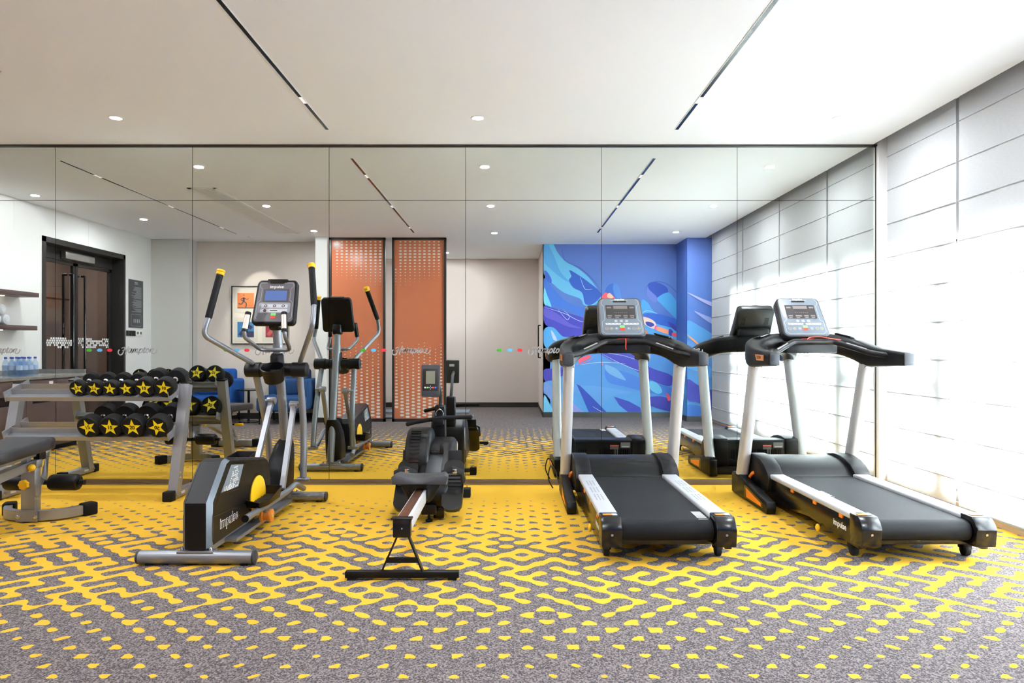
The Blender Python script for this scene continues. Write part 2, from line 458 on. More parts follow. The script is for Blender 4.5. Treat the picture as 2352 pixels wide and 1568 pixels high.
# mural
PB = 2.89
m = MB(WALLG); m.box(.58, 3.42, .07, .216, 0, CEIL); m.box(PB + .004, 3.42, .216, .916, 0, CEIL); struct(m, 'wall_mural_side')
m = MB(mat('plinth_steel', (96, 98, 96), .35, metal=.6)); m.box(.58, PB, .22, .232, 0, .09); m.box(PB - .012, PB, .232, .93, 0, .09); m.box(PB - .012, 3.40, .92, .932, 0, .09)
m.m(FRAME).box(.572, .584, .2, .226, 0, CEIL)
struct(m, 'baseboard_mural_side')
mu = MB(MURAL); mu.box(.584, PB, .2165, .22, .09, CEIL); mu.box(PB, PB + .0035, .22, .92, .09, CEIL); mu.box(PB, 3.40, .9165, .92, .09, CEIL)
layer = [0]
def mcol(rgb): return mat('mural_paint_%d_%d_%d' % rgb, rgb, .6)
def mshape(rgb, pts, pill=False, smooth=True, clipx=None):
    Yd = 11.14 if pill else 11.84
    yw = .9203 if pill else .2203
    layer[0] += 1; yy = yw + .00018 * layer[0]
    P = catmull([(p[0], p[1], 0) for p in pts], 5, True) if smooth else [Vector((p[0], p[1], 0)) for p in pts]
    def mp(u, v):
        X = wx(1240 + u / 3.564, Yd); z = wz(540 + v / 3.564, Yd)
        lo, hi = (PB + .001, 3.395) if pill else (.586, PB - .002)
        return (min(max(X, lo), hi), yy, min(max(z, .092), 2.998))
    out = []; 
    for p in P:
        q = mp(p.x, p.y)
        if not out or (Vector(q) - Vector(out[-1])).length > .002: out.append(q)
    bm = bmesh.new(); vs = [bm.verts.new(q) for q in out]
    es = [bm.edges.new((vs[i], vs[(i + 1) % len(vs)])) for i in range(len(vs))]
    bmesh.ops.triangle_fill(bm, edges=es, use_beauty=True)
    mu.m(mcol(rgb)); mu.addbm(bm)
def mline(rgb, pts, hw=1.6, pill=False):
    Yd = 11.14 if pill else 11.84; yw = .9203 if pill else .2203
    layer[0] += 1; yy = yw + .00018 * layer[0]
    mu.m(mcol(rgb)); ribbon(mu, pts, hw, lambda u, v: (wx(1240 + u / 3.564, Yd), yy, wz(540 + v / 3.564, Yd)), 6, True)
mshape((104, 184, 228), [(36, 55), (100, 60), (145, 140), (200, 205), (270, 245), (350, 300), (420, 370), (495, 480), (500, 530), (420, 580), (360, 570), (330, 520), (200, 470), (110, 400), (36, 320)])
mshape((84, 160, 218), [(36, 55), (60, 60), (120, 180), (170, 300), (240, 380), (190, 360), (90, 280), (36, 210)])
mshape((38, 84, 178), [(243, 285), (330, 335), (400, 385), (480, 450), (500, 500), (430, 565), (370, 560), (345, 470), (275, 430), (238, 370), (258, 335)])
mshape((52, 92, 190), [(36, 290), (60, 300), (95, 360), (90, 395), (60, 370), (40, 320)])
mshape((58, 110, 200), [(36, 350), (100, 420), (200, 530), (330, 590), (440, 600), (460, 680), (340, 660), (200, 600), (60, 560), (36, 480)])
mshape((110, 205, 236), [(36, 430), (60, 490), (95, 590), (36, 560)])
mshape((62, 62, 172), [(36, 580), (120, 600), (240, 640), (340, 670), (480, 720), (560, 800), (520, 900), (400, 840), (300, 830), (200, 840), (110, 770), (36, 715)])
mshape((92, 86, 190), [(36, 600), (140, 640), (240, 720), (340, 760), (240, 750), (120, 700), (36, 660)])
mshape((78, 160, 222), [(36, 770), (110, 755), (190, 830), (270, 830), (180, 880), (90, 930), (36, 900)])
mshape((190, 205, 235), [(92, 775), (125, 820), (140, 862), (112, 855), (98, 820)])
mshape((60, 58, 165), [(36, 1100), (120, 1090), (240, 1075), (210, 1130), (110, 1190), (36, 1185)])
mshape((92, 152, 216), [(36, 1205), (150, 1190), (300, 1225), (500, 1240), (760, 1290), (600, 1310), (500, 1390), (330, 1310), (150, 1280), (36, 1300)])
mshape((118, 150, 215), [(36, 1200), (90, 1240), (160, 1330), (190, 1420), (120, 1380), (36, 1280)])
mshape((42, 70, 170), [(300, 1218), (330, 1232), (430, 1330), (545, 1472), (400, 1472), (350, 1330)], smooth=False)
mshape((112, 192, 232), [(36, 1310), (80, 1380), (120, 1472), (36, 1474)])
mshape((142, 152, 222), [(225, 1330), (300, 1400), (380, 1472), (255, 1474)])
mshape((54, 68, 172), [(606, 1320), (730, 1360), (822, 1410), (828, 1472), (720, 1472), (650, 1390)], smooth=False)
mshape((60, 62, 172), [(500, 962), (640, 965), (800, 985), (900, 1080), (1080, 1150), (1062, 1235), (900, 1180), (720, 1070), (580, 1020)])
mshape((64, 120, 205), [(540, 1100), (700, 1120), (900, 1200), (1100, 1260), (1140, 1330), (900, 1290), (700, 1240), (560, 1200)])
mshape((112, 165, 214), [(535, 1060), (620, 1090), (680, 1150), (700, 1188), (600, 1150), (545, 1110)])
mshape((104, 190, 228), [(888, 1202), (940, 1198), (985, 1240), (1000, 1282), (965, 1298), (905, 1262)])
mshape((34, 74, 172), [(885, 400), (950, 384), (1040, 430), (1038, 500), (965, 512), (905, 460)])
mshape((70, 156, 216), [(958, 518), (1045, 468), (1100, 515), (1148, 600), (1148, 700), (1090, 660), (1000, 570)])
mshape((104, 122, 202), [(868, 430), (900, 452), (960, 512), (940, 552), (885, 500)])
mshape((74, 158, 220), [(830, 545), (880, 550), (930, 620), (1040, 690), (1140, 800), (1100, 860), (950, 830), (850, 800)])
mshape((38, 92, 188), [(850, 640), (1000, 650), (1130, 700), (1148, 770), (1010, 740), (870, 700)])
mshape((58, 62, 160), [(1048, 708), (1110, 740), (1135, 795), (1080, 760)])
mshape((60, 62, 165), [(1010, 1320), (1100, 1380), (1148, 1450), (1050, 1440), (885, 1385), (880, 1330)])
mshape((46, 98, 186), [(536, 450), (560, 410), (605, 398), (650, 425), (665, 510), (600, 512), (540, 480)])
mshape((78, 130, 205), [(605, 398), (650, 425), (665, 510), (625, 512), (600, 450)])
mshape((240, 84, 100), [(503, 508), (535, 470), (560, 478), (610, 505), (600, 522), (505, 522)])
mshape((248, 186, 164), [(550, 505), (556, 480), (575, 474), (600, 505), (585, 520)])
mshape((244, 206, 190), [(840, 668), (900, 682), (945, 715), (950, 752), (925, 765), (870, 738), (842, 705)])
mshape((40, 64, 160), [(868, 708), (920, 716), (936, 738), (905, 750), (874, 735)])
mshape((214, 92, 150), [(945, 740), (966, 748), (960, 776), (938, 768)])
mshape((242, 152, 116), [(966, 748), (1055, 778), (1064, 800), (1045, 808), (960, 778)])
mshape((40, 56, 150), [(1058, 765), (1085, 780), (1092, 815), (1062, 822), (1052, 800)])
mshape((238, 84, 96), [(1088, 796), (1140, 815), (1132, 838), (1085, 822)])
mshape((240, 84, 104), [(322, 1012), (400, 982), (412, 1000), (330, 1042), (318, 1035)])
mshape((240, 80, 96), [(1036, 1290), (1062, 1315), (1066, 1350), (1046, 1350)])
mshape((230, 120, 80), [(858, 770), (885, 800), (872, 840), (858, 810)])
for pl in ([(180, 110), (210, 210), (330, 270), (430, 360), (495, 450)], [(870, 470), (880, 410), (950, 380), (1040, 400), (1120, 470), (1148, 540)]): mline((44, 70, 160), pl, 2.2)
for pl in ([(500, 965), (640, 1040), (800, 1105), (880, 1110)], [(40, 590), (200, 640), (320, 700), (450, 730)], [(330, 345), (370, 440), (430, 440)], [(430, 1400), (520, 1450), (620, 1470)],
           [(830, 640), (880, 618), (960, 640)], [(520, 960), (680, 985), (820, 1030)], [(150, 610), (220, 690), (240, 660), (200, 620)], [(330, 1060), (500, 1040), (700, 1050)]): mline((190, 215, 240), pl, 2.0)
mline((240, 90, 110), [(300, 1060), (380, 1035), (440, 1000)], 2.5); mline((240, 90, 110), [(505, 1045), (512, 1062)], 5)
# pillar face
mshape((80, 150, 216), [(1203, 700), (1300, 740), (1432, 830), (1432, 910), (1320, 880), (1203, 830)], True)
mshape((62, 68, 172), [(1203, 1180), (1300, 1230), (1432, 1290), (1432, 1440), (1300, 1370), (1203, 1340)], True)
mshape((90, 160, 222), [(1203, 1000), (1300, 1010), (1432, 1120), (1432, 1180), (1300, 1120), (1203, 1080)], True)
mshape((168, 172, 226), [(1205, 468), (1330, 520), (1432, 560), (1432, 592), (1330, 545)], True)
mshape((150, 165, 225), [(1262, 620), (1350, 655), (1432, 690), (1432, 735), (1350, 690)], True)
mshape((232, 150, 96), [(1203, 812), (1270, 860), (1345, 925), (1270, 880)], True)
mshape((64, 120, 205), [(1203, 1390), (1320, 1400), (1432, 1440), (1432, 1495), (1203, 1490)], True)
mo = mu.build('wall_mural'); tag(mo, 'abstract blue swirl mural with a capped figure, covering the wall behind the treadmills', 'mural')

# ---- window wall
ob = [(1.95, 2.85), (3.05, 4.06), (4.17, 5.12), (5.32, 5.93)]         # the four window bays (Y ranges)
XI, XO = 3.315, 3.52
m = MB(mat('grey_plaster', (198, 198, 198), .9))
m.box(XI, XO, -.2, 6.2, 2.02, CEIL + .14); m.box(XI, XO, -.2, 6.2, 0, .14); m.box(XI, XO, -.2, 1.95, .14, 2.02)
m.box(XI, XO, 5.935, 6.2, .14, 2.02)
for a, b in ((2.85, 3.05), (4.06, 4.17), (5.12, 5.32)): m.box(XI, XO, a, b, .14, 2.02)
struct(m, 'wall_right')
m = MB(mat('grey_granite', (150, 148, 144), .5, noise=.5, nscale=160)); m.box(XI - .005, XI, -.2, 5.98, .05, .139); struct(m, 'trim_2')
m = MB(mat('beige_base', (196, 176, 158), .6)); m.box(XI - .022, XI - .005, .93, 5.98, 0, .075); struct(m, 'baseboard_right')
WF = mat('white_window_frame', (214, 220, 224), .4)
for i, (a, b) in enumerate(ob):
    m = MB(WF)
    for (ya, yb, za, zb) in ((a, a + .03, .14, 2.02), (b - .03, b, .14, 2.02), (a, b, .14, .16), (a, b, 1.99, 2.02)): m.box(XI + .02, XI + .07, ya, yb, za, zb)
    if i in (0, 3): m.box(XI + .004, XI + .07, a, b, .83, 1.0)
    if i in (1,): m.box(XI + .004, XI + .07, a, b, .88, .96)
    w = struct(m, 'window_%d' % (i + 1))
    g = MB(PANE); g.box(XI + .045, XI + .049, a + .03, b - .03, .16, 1.99); g.build('glass_pane', w)

seams = [2.864 - .291 * k for k in range(10)]
BM_ = mat('blind_batten', (150, 150, 152), .6)
def blind(y0, y1, label, zb=.045):
    t = thing('roman_blind', label, 'blind', (XR, (y0 + y1) / 2, zb), 'sheer white roman blinds on the window wall')
    prof = [(0.0, CEIL + .06)]
    for s_ in seams:
        prof += [(0.0, s_ + .006), (-.004, s_ + .002), (-.004, s_ - .002), (0.001, s_ - .003)]
    prof += [(0.0, zb)]
    ys = [y0 + (y1 - y0) * k / 8 for k in range(9)]
    vs = []; fs = []
    for j, y in enumerate(ys):
        for (dx, z) in prof: vs.append((XR + dx + .002 * math.sin(j * 2.1 + z * 3), y, z))
    n = len(prof)
    for j in range(8):
        for k in range(n - 1): fs.append([j * n + k, j * n + k + 1, (j + 1) * n + k + 1, (j + 1) * n + k])
    m = MB(FABRIC); m.add(vs, fs); m.build('fabric', t, 25)
    for s_ in seams:
        m = MB(BM_); m.box(XR - .0065, XR - .0045, y0 + .004, y1 - .004, s_ - .0018, s_ + .0018); m.build('batten', t)
        m = MB(WHITE); m.box(XR + .003, XR + .006, y0 + .004, y1 - .004, s_ - .009, s_ + .004); m.build('hem_strip', t)
    m = MB(BM_); m.box(XR - .006, XR + .006, y0 + .002, y1 - .002, zb - .006, zb + .012, .003); m.build('bottom_bar', t)
    m = MB(WHITE); m.box(XR - .02, XR + .03, y0, y1, CEIL + .055, CEIL + .115, .004); m.build('head_rail', t)
blind(5.02, 5.93, 'white roman blind nearest the mirror, right beside its edge')
blind(3.765, 4.985, 'white roman blind beside the rear of the right treadmill, at the photo edge')
blind(2.465, 3.735, 'white roman blind seen only in the mirror, third from the mirror wall')
blind(.97, 2.435, 'white roman blind farthest from the mirror, ending at the blue pillar')

# ---- ceiling fittings
def downlight(px, Y, z=CEIL, power=1.0):
    return (wx(px, Y), Y)
dl = thing('downlight', 'x', 'ceiling light', (0, 0, CEIL), 'recessed round ceiling downlights')
m = MB(WHITE); m.lathe([(.042, -.001), (.045, -.004), (.056, -.003), (.058, 0.0)], (0, 0, CEIL), 32); m.build('trim_ring', dl)
m = MB(LAMP); m.lathe([(0.0001, -.0015), (.0435, -.0015), (.0435, 0)], (0, 0, CEIL), 32); m.build('lens', dl)
ld = bpy.data.lights.new('lamp_light', 'AREA'); ld.shape = 'DISK'; ld.size = .085; ld.energy = 16; ld.color = (.90, .945, 1.0)
lo = bpy.data.objects.new('lamp_light', ld); C.objects.link(lo); lo.parent = dl; lo.location = (0, 0, -.01)
spots = [(-3.07, 5.32, 'downlight over the elliptical, left of the left ceiling slot'), (-.248, 5.32, 'downlight near the mirror, midway between the two ceiling slots'),
         (2.57, 5.32, 'downlight near the mirror and the window blinds'), (-3.07, 3.45, 'left downlight of the middle row beside the air grille, mirrored'),
         (-.242, 3.45, 'middle-row downlight between the slots, seen in the mirror'), (2.57, 3.45, 'middle-row downlight by the blinds, seen in the mirror'),
         (-3.0, 1.60, 'back-row downlight before the white column, seen in the mirror'), (-.24, 1.42, 'back-row downlight before the beige recess, seen in the mirror'),
         (2.57, 1.50, 'back-row downlight in front of the blue mural, seen in the mirror'), (-5.10, 2.55, 'downlight before the dark glass door, seen in the mirror'),
         (-5.57, 4.05, 'downlight above the marble counter, seen in the mirror'), (-1.2, -.8, 'downlight inside the beige recess behind the camera')]
for i, (x, y, lb) in enumerate(spots):
    o = dl if i == 0 else dup(dl)
    o.location = (x, y, CEIL); o['label'] = lb
ld3 = ld.copy(); ld3.energy = 34
for ch in o.children:
    if ch.type == 'LIGHT': ch.data = ld3
# accent spot over the picture
t = thing('spotlight', 'small ceiling spotlight shining on the framed picture in the alcove', 'ceiling light', (-4.2, 1.05, CEIL))
m = MB(WHITE); m.lathe([(.03, -.02), (.04, -.02), (.045, 0)], (-4.2, 1.05, CEIL), 20); m.build('housing', t)
ls = bpy.data.lights.new('spot_beam', 'SPOT'); ls.energy = 90; ls.spot_size = 1.0; ls.spot_blend = .7; ls.shadow_soft_size = .03; ls.color = (1, .95, .88)
lo = bpy.data.objects.new('spot_beam', ls); C.objects.link(lo); lo.parent = t; lo.location = (0, 0, -.03); lo.rotation_euler = (math.radians(-24), 0, 0)

def slot(x, y0, y1, label):
    t = thing('ceiling_slot_light', label, 'ceiling light', (x, (y0 + y1) / 2, CEIL), 'black linear slots in the ceiling')
    m = MB(BLKG); m.box(x - .013, x + .013, y0, y1, CEIL - .003, CEIL + .001)
    m.build('channel', t)
    m = MB(WHITE); m.box(x - .017, x - .013, y0 - .004, y1 + .004, CEIL - .004, CEIL); m.box(x + .013, x + .017, y0 - .004, y1 + .004, CEIL - .004, CEIL); m.build('edge_trim', t)
    for yy in (4.93, 3.4, 1.87):
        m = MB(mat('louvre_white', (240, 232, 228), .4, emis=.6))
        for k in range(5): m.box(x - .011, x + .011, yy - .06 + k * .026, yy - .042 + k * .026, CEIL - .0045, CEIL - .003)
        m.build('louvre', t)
slot(-1.496, 1.42, 5.598, 'long black ceiling slot running over the elliptical')
slot(1.367, 1.42, 5.598, 'long black ceiling slot running over the gap between the treadmills')
slot(-4.30, 1.30, 5.52, 'long black ceiling slot seen only in the mirror, left of the air grille')

t = thing('air_grille', 'long white linear air conditioning grille in the ceiling, seen in the mirror', 'air vent', (-3.455, 2.9, CEIL))
m = MB(mat('grille_white', (240, 239, 235), .5))
m.box(-3.62, -3.575, 1.38, 4.42, CEIL - .008, CEIL, .002); m.box(-3.335, -3.29, 1.38, 4.42, CEIL - .008, CEIL, .002)
m.box(-3.62, -3.29, 1.38, 1.42, CEIL - .008, CEIL, .002); m.box(-3.62, -3.29, 4.38, 4.42, CEIL - .008, CEIL, .002); m.box(-3.58, -3.33, 2.4, 2.44, CEIL - .008, CEIL)
m.build('frame', t)
m = MB(mat('grille_shadow', (78, 76, 74), .8)); m.box(-3.58, -3.33, 1.42, 4.38, CEIL - .002, CEIL + .0005); m.build('duct_opening', t)
for k in range(9):
    m = MB(mat('grille_white', (240, 239, 235), .5)); xx = -3.567 + k * .026; m.box(xx, xx + .016, 1.42, 4.38, CEIL - .008, CEIL - .001); m.build('slat', t)

# ---- mirror panels
BX = [-5.93, -5.222, -4.015, -2.8035, -1.596, -.392, .8076, 2.0075, 3.228]
where = ['at the far left end', 'second column, by the weight bench', 'behind the dumbbell rack', 'behind the elliptical', 'behind the rowing machine', 'behind the left treadmill console',
         'between the treadmills', 'right-hand column beside the blinds']
where[3] = 'behind the elliptical'
HAMP = [([(290, 450), (235, 510), (238, 620), (320, 682), (410, 640), (470, 520), (520, 400), (560, 330)], 20), ([(375, 395), (440, 352), (570, 332)], 12),
        ([(710, 310), (640, 400), (590, 520), (560, 620), (585, 680)], 20), ([(410, 482), (520, 470), (640, 478)], 9),
        ([(845, 415), (745, 400), (682, 490), (690, 570), (745, 575), (815, 480), (840, 415)], 19), ([(838, 415), (795, 550), (830, 582), (900, 500)], 19),
        ([(925, 410), (875, 580)], 20), ([(890, 510), (960, 412), (1015, 425), (962, 580)], 19), ([(985, 500), (1055, 412), (1112, 425), (1052, 545), (1085, 582), (1140, 530)], 19),
        ([(1212, 410), (1125, 662)], 20), ([(1190, 480), (1262, 410), (1315, 440), (1295, 530), (1230, 585), (1175, 560)], 19),
        ([(1432, 340), (1352, 555), (1392, 585), (1450, 540)], 19), ([(1350, 405), (1480, 400)], 10),
        ([(1560, 400), (1492, 470), (1480, 560), (1525, 587), (1590, 520), (1608, 430), (1555, 400)], 19), ([(1595, 480), (1660, 472)], 9),
        ([(1692, 410), (1638, 580)], 19), ([(1660, 510), (1745, 412), (1812, 425), (1735, 560), (1790, 622), (1870, 600), (1938, 520), (1942, 440)], 15)]
DEC = mat('frosted_grey_decal', (158, 158, 158), .6)
HEXC = [(205, mat('green_decal', (70, 168, 44), .5), 'green_hexagon'), (229, mat('sky_blue_decal', (92, 176, 224), .5), 'blue_hexagon'), (252, mat('red_decal', (214, 36, 50), .5), 'red_hexagon')]
for i in range(8):
    x0, x1 = BX[i] + .002, BX[i + 1] - .002
    t = thing('mirror_panel', 'tall lower mirror panel ' + where[i], 'mirror', ((x0 + x1) / 2, DM, .05), 'mirror wall panels')
    m = MB(MIR); m.box(x0, x1, DM, DM + .006, .05, 2.509); m.build('glass', t, smooth=False)
    if i >= 1:
        off = (BX[i] - BX[2]) / (DM / F)        # decals repeat once per panel
        pr = lambda u, v: (wx(260 + u / 19.6 + off, DM), DM - .0012, wz(780 + v / 19.6, DM))
        m = MB(DEC)
        for pts, hw in HAMP: ribbon(m, pts, hw * 1.3, pr, 5)
        m.build('lettering', t, smooth=False)
        for hx, hm, nm in HEXC:
            cx = wx(hx + off, DM); cz = wz(804, DM); hh = .0135
            if i == 3 and nm != 'green_hexagon': pass
            m = MB(hm); m.prism([(cx - .026, cz), (cx - .013, cz + hh), (cx + .013, cz + hh), (cx + .026, cz), (cx + .013, cz - hh), (cx - .013, cz - hh)], 'y', DM - .0012, DM - .0002)
            m.build(nm, t, smooth=False)
    up = MB(MIR); up.box(x0, x1, DM, DM + .006, 2.513, 2.981)
    o = up.build('mirror_panel', None, smooth=False); tag(o, 'short upper mirror panel under the ceiling, ' + where[i].replace('behind', 'above'), 'mirror', 'mirror wall panels')

# ---- double door in the left wall (seen in the mirror)
XD = -6.12
d = MB(DKMET)
d.box(XD - .03, XL + .015, 1.55, 1.60, 0, 2.63); d.box(XD - .03, XL + .015, 3.35, 3.41, 0, 2.63); d.box(XD - .03, XL + .015, 1.55, 3.41, 2.56, 2.63)
d.box(XD - .03, XD + .03, 1.60, 3.35, 2.40, 2.56)
door = struct(d, 'door_1')
m = MB(mat('door_closer_grey', (150, 146, 142), .35, metal=.4)); m.box(XD + .03, XD + .10, 2.15, 2.80, 2.42, 2.52, .01); m.build('door_closer', door)
for (a, b, hy) in ((1.61, 2.465, 2.34), (2.475, 3.34, 2.60)):
    m = MB(DKMET); z0, z1 = .02, 2.39
    for (ya, yb, za, zb) in ((a, a + .05, z0, z1), (b - .05, b, z0, z1), (a, b, z0, .12), (a, b, z1 - .04, z1)): m.box(XD - .02, XD + .02, ya, yb, za, zb)
    leaf = m.build('door_leaf', door)
    g = MB(DOORGL); g.box(XD - .004, XD + .004, a + .05, b - .05, .12, z1 - .04); g.build('glass_pane', leaf)
    h = MB(BLKG); h.tube(fillet([(XD + .02, hy, 2.22), (XD + .07, hy, 2.22), (XD + .07, hy, .85), (XD + .02, hy, .85)], .008, 3), .016, 10); h.build('pull_handle', leaf)
    h = MB(BLKG); h.tube(fillet([(XD - .02, hy, 2.22), (XD - .07, hy, 2.22), (XD - .07, hy, .85), (XD - .02, hy, .85)], .008, 3), .016, 10); h.build('pull_handle', leaf)
    hx = MB(WHITE)
    for j in range(5):
        for k in range(18):
            cy = a + .05 + k * .048 + (.024 if j % 2 else 0); cz = 1.215 + j * .0295
            if cy > b - .06: continue
            if (j in (0, 4) and math.sin(cy * 11 + j * 1.3) > .1) or (int(cy * 91 + j * 7) % 13 == 0): continue
            hx.poly([(XD + .0052, cy + .0215 * math.cos(PI / 6 + q * PI / 3), cz + .0165 * math.sin(PI / 6 + q * PI / 3)) for q in range(6)])
    hx.build('hexagon_band', leaf, smooth=False)
# corridor behind it
m = MB(BROWN); m.box(-7.45, -7.40, .6, 4.4, 0, CEIL); m.box(-7.4, XL - .2, .55, .6, 0, CEIL); m.box(-7.4, XL - .2, 4.35, 4.4, 0, CEIL)
m.m(FRAME).box(-7.40, -7.392, .6, 4.35, 2.0, 2.02); struct(m, 'wall_corridor')
c2 = dup(dl); c2.location = (-6.8, 2.0, CEIL); c2['label'] = 'unseen downlight added to light the brown corridor beyond the glass door'
ld2 = ld.copy(); ld2.energy = 22; ld2.color = (1, .93, .87)  # unseen corridor lamp, added only to brighten what shows through the glass
[setattr(ch, 'data', ld2) for ch in c2.children if ch.type == 'LIGHT']
t = thing('corridor_picture', 'orange and dark framed pictures on the brown corridor wall, seen through the glass door', 'picture', (-7.40, 3.0, 1.2))
m = MB(mat('picture_mat', (150, 138, 126), .8)); m.box(-7.40, -7.375, 2.6, 3.25, 1.05, 1.98); m.build('mount', t)
m = MB(mat('pic_orange_dark', (150, 84, 60), .7)); m.box(-7.375, -7.372, 2.72, 3.12, 1.60, 1.88); m.build('print', t)
m = MB(mat('pic_navy', (60, 56, 74), .7)); m.box(-7.375, -7.372, 2.72, 3.12, 1.15, 1.46); m.build('print', t)

# door handle + door line of the recess
m = MB(WALLB); m.box(.574, .5802, -1.35, -.45, .08, 2.3); d2 = struct(m, 'door_2')
m = MB(BLKG); m.tube(fillet([(.575, -.62, 1.62), (.53, -.62, 1.62), (.53, -.62, 1.02), (.575, -.62, 1.02)], .01, 3), .012, 10); m.build('pull_handle', d2)

# sign and switches on left wall
t = thing('sign_board', 'tall charcoal notice board with white text right of the glass door', 'sign', (XL, 1.245, 1.52))
m = MB(mat('charcoal_board', (70, 72, 76), .35)); m.box(XL + .001, XL + .012, 1.04, 1.45, 1.52, 2.277, .003); m.build('board', t)
m = MB(mat('sign_text', (178, 180, 184), .5)); rr = random.Random(3); zz = 2.16
def sbar(y0, y1, z, h=.005): m.box(XL + .012, XL + .0128, y0, y1, z, z + h)
sbar(1.20, 1.29, 2.225, .014); sbar(1.19, 1.30, 2.205, .005)
for blk, cnt in ((0, 14), (1, 9), (2, 4)):
    for k in range(cnt):
        L = .30 * (rr.random() * .5 + .5); sbar(1.09, 1.09 + L, zz, .0045); zz -= .0135
    zz -= .018
for (a, b, c, e) in ((1.10, 1.39, 1.545, 1.549), (1.10, 1.39, 1.731, 1.735)): m.box(XL + .012, XL + .0128, a, b, c, e)
for (a, b) in ((1.10, 1.104), (1.386, 1.39)): m.box(XL + .012, XL + .0128, a, b, 1.545, 1.735)
for k in range(4): m.box(XL + .012, XL + .0128, 1.15 + k * .05, 1.17 + k * .05, 1.60, 1.66)
m.build('text', t, smooth=False)
t = thing('light_switch', 'black triple light switch plate below the notice board', 'switch', (XL, 1.36, 1.39))
m = MB(BLKG); 
for k in range(3): m.box(XL + .001, XL + .012, 1.26 + k * .086, 1.342 + k * .086, 1.39, 1.475, .003)
m.build('plate', t)
t = thing('thermostat', 'pair of small white thermostats beside the black light switch', 'thermostat', (XL, 1.15, 1.39))
m = MB(WHITE); m.box(XL + .001, XL + .012, 1.16, 1.235, 1.39, 1.47, .003); m.box(XL + .001, XL + .012, 1.07, 1.145, 1.39, 1.47, .003); m.build('plate', t)
m = MB(LCDG); m.box(XL + .012, XL + .0128, 1.172, 1.223, 1.42, 1.46); m.box(XL + .012, XL + .0128, 1.082, 1.133, 1.42, 1.46); m.build('display', t)

# shelves
for (z, ye, lb) in ((1.814, 3.82, 'upper dark brown wall shelf above the counter'), (1.416, 3.85, 'lower dark brown wall shelf above the counter')):
    t = thing('wall_shelf', lb, 'shelf', (XL, (ye + 6.0) / 2, z), 'wall shelves above the counter')
    m = MB(WOOD); m.box(XL, -5.68, ye, 6.02, z, z + .053, .003); m.build('board', t)
    m = MB(mat('led_strip', (255, 236, 214), .5, emis=7.0)); m.box(XL + .05, XL + .07, ye + .32, 5.9, z - .006, z); m.build('led_strip', t)
TOW = mat('white_towel', (228, 232, 240), .95, noise=.05, nscale=200, bump=.5)
for k in range(3):
    for j in range(2):
        m = MB(TOW); yy = 4.32 + k * .135; zc = 1.469 + .062 + j * .112
        if j == 1: yy += .06
        m.cyl((-5.90, yy, zc), (-5.70, yy, zc), .061, 20, .02); m.cyl((-5.6995, yy, zc), (-5.697, yy, zc), .03, 14)
        o = m.build('rolled_towel'); o.location = (0, 0, 0)
        tag(o, 'white rolled towel on the lower shelf, %s row, %s from the shelf end' % (('bottom', 'top')[j], ('nearest', 'second', 'third')[k]), 'towel', 'rolled towels on the lower shelf')
# counter
t = thing('base_cabinet', 'dark brown base cabinet under the marble counter, seen in the mirror', 'cabinet', (-5.63, 4.7, 0))
m = MB(WOOD); m.box(XL + .024, -5.37, 3.49, 6.02, .06, .85); m.build('body', t)
m = MB(BLKM); m.box(XL + .024, -5.42, 3.52, 6.02, 0, .06); m.build('plinth', t)
for k in range(5):
    y0 = 3.50 + k * .50
    m = MB(WOOD); m.box(-5.37, -5.352, y0 + .003, y0 + .497, .075, .842, .002); dd = m.build('door', t)
    m = MB(BLKG); m.box(-5.352, -5.3505, y0 + .10, y0 + .40, .58, .68); m.build('recessed_grip', dd)
m = MB(WHITE); m.box(-5.352, -5.351, 4.06, 4.13, .77, .82); m.build('label_sticker', t)
m = MB(STONE); m.box(XL, -5.33, 3.47, 6.02, .85, .888, .003); m.box(XL, XL + .02, 3.49, 6.02, .888, .94); m.box(XL + .0, -5.335, 3.47, 3.49, .888, .94)
o = m.build('countertop'); tag(o, 'grey marble counter top with raised back and end edge', 'countertop')
BOT = pane_material('bottle_plastic', (.80, .88, .97, 1), .10)
CAPB = mat('blue_bottle_cap', (70, 100, 190), .4); LABB = mat('blue_bottle_label', (176, 200, 236), .4)
bt = thing('water_bottle', 'x', 'bottle', (0, 0, .888), 'water bottles on the marble counter')
m = MB(BOT); m.lathe([(.001, 0), (.028, 0), (.032, .01), (.032, .05), (.029, .06), (.032, .07), (.032, .13), (.028, .155), (.013, .185), (.013, .2)], (0, 0, .888), 18); m.build('bottle_body', bt)
m = MB(CAPB); m.lathe([(.0155, .197), (.0155, .217), (.001, .219)], (0, 0, .888), 16); m.build('cap', bt)
m = MB(LABB); m.lathe([(.0325, .072), (.0325, .125)], (0, 0, .888), 18); m.build('label_wrap', bt)
k = 0
for i in range(4):
    for j in range(3):
        o = bt if k == 0 else dup(bt); k += 1
        o.location = (-5.58 + j * .075, 4.25 + i * .085, .8885)
        o['label'] = 'clear water bottle on the counter, %s from wall, %s from end' % (('first', 'second', 'third')[j], ('first', 'second', 'third', 'fourth')[i])

